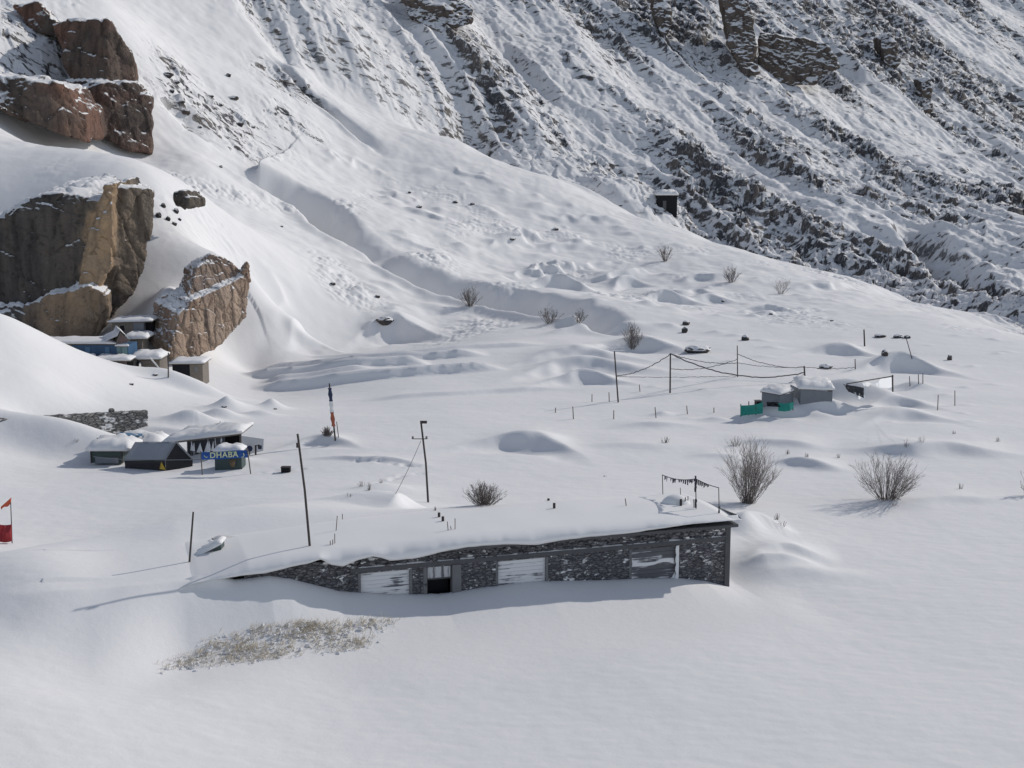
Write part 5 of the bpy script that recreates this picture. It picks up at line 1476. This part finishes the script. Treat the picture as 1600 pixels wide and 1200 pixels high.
sheet_px([(1348, 599), (1356, 597), (1361, 599), (1357, 604), (1350, 603)], 1.4, 1.6).build('glare_sheet', 'glare_sheet', t)
sheet_px([(1336, 613), (1342, 612), (1352, 619), (1350, 624), (1342, 625), (1336, 620)], .0, 1.6).build('glare_sheet', 'glare_sheet', t)

# ---- bare bushes
def bush(u, v, wpx, hpx, nst, seed, label, name='bare_bush', detail=2, r=.02, spread=1.0, group=None, lean=0.0, dark=False):
    p = ground(u, v); sc = p.y / F; Wd, Hg = wpx * sc, hpx * sc
    rg = random.Random(seed); t = thing(name, p, label, 'bush', group)
    st, tw = MB(), MB()
    for i in range(nst):
        a = rg.uniform(0, 2 * math.pi); th = math.radians(78) * rg.random() ** .75 * spread; ln = rg.uniform(.72, 1.06)
        tip = Vector((math.cos(a) * math.sin(th) * Wd / 2 * ln + lean * Hg, math.sin(a) * math.sin(th) * Wd / 2 * .8 * ln, Hg * math.cos(th) ** .6 * ln))
        root = Vector((math.cos(a) * .09 * Wd * rg.random(), math.sin(a) * .07 * Wd * rg.random(), -.25))
        pts = []
        for k in range(6):
            s = k / 5; q = root.lerp(tip, s); q.z = root.z + (tip.z - root.z) * s ** .9
            pts.append(p + q + Vector((rg.uniform(-1, 1), rg.uniform(-1, 1), rg.uniform(-.5, .5))) * .05 * Hg * s)
        rr_ = r * rg.uniform(.6, 1.25)
        st.tube(pts, rr_, rr_ * .35, 4 if detail > 1 else 3)
        for k in range(rg.randint(4, 8) if detail > 1 else rg.randint(1, 3)):
            s = rg.uniform(.35, .97); j = min(4, int(s * 5)); q = pts[j].lerp(pts[j + 1], s * 5 - j)
            d = (pts[j + 1] - pts[j]).normalized() + Vector((rg.uniform(-1, 1), rg.uniform(-1, 1), rg.uniform(-.25, .9))) * .75; d.normalize(); l = Hg * rg.uniform(.10, .28)
            e1 = q + d * l * .5; e2 = q + d * l + Vector((0, 0, .05 * l)) + Vector((rg.uniform(-1, 1), rg.uniform(-1, 1), rg.uniform(-1, 1))) * .1 * l
            tw.tube([q, e1, e2], rr_ * .5, rr_ * .25, 3)
            if detail > 1:
                for _ in range(rg.randint(1, 3)):
                    d2 = d + Vector((rg.uniform(-1, 1), rg.uniform(-1, 1), rg.uniform(-.4, .8))) * .8; d2.normalize()
                    tw.tube([e1, e1 + d2 * l * rg.uniform(.3, .6)], rr_ * .3, rr_ * .18, 3)
    st.build('stems', 'twig', t); tw.build('twigs', 'twig' if dark else 'thin_twig', t)
    return t
bush(1168, 786, 96, 102, 105, 1, 'tall bare bush standing just behind the right end of the long building', r=.013, lean=.03)
bush(1385, 781, 124, 74, 100, 2, 'wide spreading bare bush on the open snow at the right', r=.0125, spread=1.0)
bush(756, 789, 78, 36, 120, 3, 'low dense bare bush peeking over the roof of the long building', r=.011, dark=True)
bush(735, 478, 38, 28, 44, 4, 'dense dark round bush on the edge of the shaded gully', r=.024, detail=2, dark=True)
bush(859, 505, 42, 28, 30, 5, 'twiggy bush in the gully, left of a smaller one', r=.022, dark=True)
bush(904, 504, 24, 22, 22, 6, 'smaller leaning bush just right of the twiggy gully bush', r=.022, lean=.12, dark=True)
bush(987, 545, 46, 40, 40, 7, 'dark fan shaped bush above the tall leaning rope pole', r=.022, dark=True)
bush(1143, 441, 36, 26, 34, 8, 'dark spiky bush on the bright crest above the field', r=.024, dark=True)
bush(1220, 459, 32, 24, 22, 9, 'paler bush on the crest, right of the spiky dark one', r=.02)
bush(1039, 408, 30, 24, 22, 10, 'faint thin bush highest up on the smooth slope', r=.035)
bush(1606, 775, 30, 46, 16, 11, 'sparse bush cut by the right edge of the picture', r=.02)
bush(1040, 692, 18, 12, 10, 12, 'tiny tuft of twigs alone on the middle of the field', r=.03, detail=1)
bush(1150, 697, 40, 16, 16, 18, 'short sprigs poking out behind the tall bush', r=.02, detail=1)
bush(512, 682, 22, 16, 60, 13, 'greenish heap of sprigs at the foot of the banner pole', r=.028, detail=1, dark=True)
for k, (u, v, w, h) in enumerate(((1215, 812, 16, 12), (1222, 822, 20, 10), (1500, 764, 14, 10), (1440, 690, 18, 10), (1416, 700, 10, 16), (565, 760, 16, 10), (577, 766, 10, 14), (545, 777, 16, 8), (1560, 690, 14, 8),
        (1260, 714, 12, 8), (1310, 716, 12, 8), (1230, 710, 10, 10), (1180, 712, 12, 8), (945, 745, 6, 3), (120, 690, 14, 6), (1490, 678, 10, 7), (595, 755, 8, 8), (1395, 790, 24, 6), (680, 800, 6, 10))):
    bush(u, v, w, h, 12, 40 + k, 'small sprig of dry weeds poking out of the snow', 'dry_weed', 1, .012, group='weeds poking out of the snow')

# dry grass showing through the snow in front
def grass():
    rg = random.Random(3); mb = MB(); tufts = []
    poly = [(243, 1048), (300, 1018), (360, 985), (440, 974), (520, 972), (615, 966), (620, 985), (560, 1012), (470, 1025), (360, 1038), (280, 1046)]
    def inside(u, v):
        c = False; n = len(poly)
        for i in range(n):
            (x1, y1), (x2, y2) = poly[i], poly[(i + 1) % n]
            if (y1 > v) != (y2 > v) and u < (x2 - x1) * (v - y1) / (y2 - y1) + x1: c = not c
        return c
    clumps = [(rg.uniform(243, 620), rg.uniform(966, 1048)) for _ in range(60)]
    pos = []
    while len(pos) < 1700:
        if rg.random() < .45:
            cu_, cv = clumps[rg.randrange(60)]; u, v = cu_ + rg.gauss(0, 9), cv + rg.gauss(0, 4)
        else: u, v = rg.uniform(240, 622), rg.uniform(964, 1050)
        if inside(u, v) and rg.random() < .35 + .65 * (mnoise.noise(Vector((u * .02, v * .06, 3))) > -.12): pos.append((u + rg.gauss(0, 7), v + rg.gauss(0, 2.2)))
    q = [PZ(u, v, .35) for u, v in pos]
    xs = np.array([p.x for p in q]); ys_ = np.array([p.y for p in q]); zs_ = height(xs, ys_)
    # land them on the snow surface along the line of sight
    for _ in range(6):
        q = [PZ(u, v, float(z)) for (u, v), z in zip(pos, zs_)]
        zs_ = .5 * zs_ + .5 * height(np.array([p.x for p in q]), np.array([p.y for p in q]))
    for (x, y, _), z in zip(q, zs_):
        n = rg.randint(1, 4)
        for _ in range(n):
            h = rg.uniform(.05, .24) * (1.25 if rg.random() < .25 else .8); a = rg.uniform(0, 6.28); b = Vector((x + rg.gauss(0, .03), y + rg.gauss(0, .03), z - .02))
            t = b + Vector((math.cos(a) * h * .45 + h * .2, math.sin(a) * h * .45, h)); w = Vector((math.sin(a), -math.cos(a), 0)) * .006; m_ = b.lerp(t, .55) + Vector((0, 0, h * .12))
            mb.add([b - w, b + w, m_ + w * .8, t, m_ - w * .8], [(0, 1, 2, 3, 4)])
    o = mb.build('dry_grass', 'straw', None); tag(o, 'patch of dry straw coloured grass poking through the snow', None, None, 'stuff')
    # lumps of snow caught between the blades
    mb = MB()
    for k in range(1300):
        i = rg.randrange(len(q)); x, y = q[i].x + rg.gauss(0, .1), q[i].y + rg.gauss(0, .1); z = float(zs_[i]); r = rg.uniform(.015, .06)
        k_ = [rg.uniform(.6, 1.4) for _ in range(8)]; k_[7] = k_[0]; hk = rg.uniform(.0, 1.6); sx_ = rg.uniform(.8, 2.0)
        mb.sheet([[(x + r * k_[j] * math.cos(j * 6.2832 / 7) * math.cos(f) * sx_, y + r * k_[j] * math.sin(j * 6.2832 / 7) * math.cos(f), z - .02 + r * hk * math.sin(f) * (1 if f < 1.2 else rg.uniform(.8, 1.2))) for f in (0, .5, 1.0, 1.57)] for j in range(8)])
    o = mb.build('snow_crumbs', 'snow', None, True); tag(o, 'crumbly snow lumps caught in the dry grass', None, None, 'stuff')
grass()

# ---- boulders and bits of rock
def boulder(u, v, wpx, hpx, seed, label, group=None, mat='boulder', name='boulder', sub=3):
    p = ground(u, v); sc = p.y / F
    bm = bmesh.new(); bmesh.ops.create_icosphere(bm, subdivisions=sub, radius=1)
    off = Vector((seed * 3.1, seed * 1.7, 0))
    for vtx in bm.verts:
        n_ = vtx.co.normalized(); c = mnoise.cell_vector(n_ * 1.6 + off) ; k = 1 + .28 * mnoise.noise(n_ * 1.3 + off) + .18 * mnoise.noise(n_ * 3.1 + off) + .12 * (c.x - .5)
        vtx.co = Vector((n_.x * k * wpx * sc / 2, n_.y * k * wpx * sc / 2.6, n_.z * k * hpx * sc * .62))
    me = bpy.data.meshes.new(name); bm.to_mesh(me); bm.free(); me.materials.append(M[mat])
    o = bpy.data.objects.new(name, me); COL.objects.link(o); o.location = p + Vector((0, .1, hpx * sc * .32))
    return tag(o, label, 'rock', group)
boulder(601, 505, 26, 11, 1, 'dark rock under a snow brow at the foot of the hill')
boulder(1090, 550, 40, 11, 2, 'dark flat rock in the snow between two rope poles')
boulder(1082, 549, 14, 9, 12, 'rounded rock touching the left end of the flat dark rock')
boulder(1376, 527, 18, 6, 4, 'low flat boulder near the dark thick post')
boulder(1383, 556, 10, 10, 5, 'rock peeping from the top of the shaded drift at the right')
boulder(1484, 563, 8, 9, 6, 'little upright dark rock alone at the far right')
boulder(1404, 528, 16, 6, 7, 'pale rock lump left of the leaning thin pole')
boulder(1418, 529, 10, 6, 14, 'rock lump under the top of the leaning thin pole')
boulder(290, 178, 14, 8, 15, 'dark rock in the snow right of the red brown crag')
p = ground(1043, 331); sc_ = p.y / F
t = thing('dark_shelter', p, 'small black boxy stone shelter at the foot of the rocky mountain', 'shelter')
x0_, w_ = p.x - 15 * sc_, 30 * sc_
mb = MB(); mb.box((x0_, p.y, 0), (w_, .3, 0), (-.3, 3.0, 0), p.z - 1, p.z + 26 * sc_); mb.build('wall', 'black', t)
mb = MB(); mb.box((x0_ + w_ * .25, p.y - .06, 0), (w_ * .18, 0, 0), (0, .3, 0), p.z - .5, p.z + 17 * sc_); mb.build('door_post', 'dark_concrete', t)
snow_pad([(x0_ - .3, p.y - .2), (x0_ + w_ + .2, p.y), (x0_ + w_, p.y + 3.4), (x0_ - .4, p.y + 3.2)], p.z + 26 * sc_, .8, .1, 77).build('roof_snow', 'snow', t, True)
boulder(1290, 576, 20, 8, 17, 'snow mixed rubble near the rope above the sheds')
rg = random.Random(21)
spots = [(262, 120, 18, 7), (275, 130, 12, 5), (365, 155, 16, 6), (375, 197, 12, 7), (345, 165, 9, 4), (330, 152, 8, 4), (312, 200, 7, 4), (285, 160, 9, 4), (357, 120, 8, 6), (268, 145, 8, 6), (395, 200, 8, 4),
         (345, 262, 6, 4), (440, 355, 5, 3), (640, 302, 5, 4), (655, 325, 9, 5), (712, 317, 9, 4), (738, 320, 8, 4), (868, 360, 10, 5), (800, 375, 12, 4), (970, 322, 6, 3), (255, 325, 8, 8), (275, 333, 9, 8), (262, 345, 7, 8), (272, 352, 8, 6), (247, 340, 10, 9), (280, 345, 6, 5),
         (520, 445, 10, 5), (590, 465, 8, 5), (1205, 492, 6, 4), (1070, 520, 10, 10), (1165, 532, 12, 9), (1072, 508, 12, 8), (1300, 502, 6, 3), (1130, 472, 6, 4), (430, 640, 6, 3), (350, 637, 8, 4), (205, 602, 7, 4), (242, 588, 9, 5)]
for k, (u, v, w, h) in enumerate(spots):
    boulder(u, v, w, h, 30 + k, 'small dark stone poking out of the snowy hillside', 'stones poking out of the hillside snow', sub=2, name='stone')
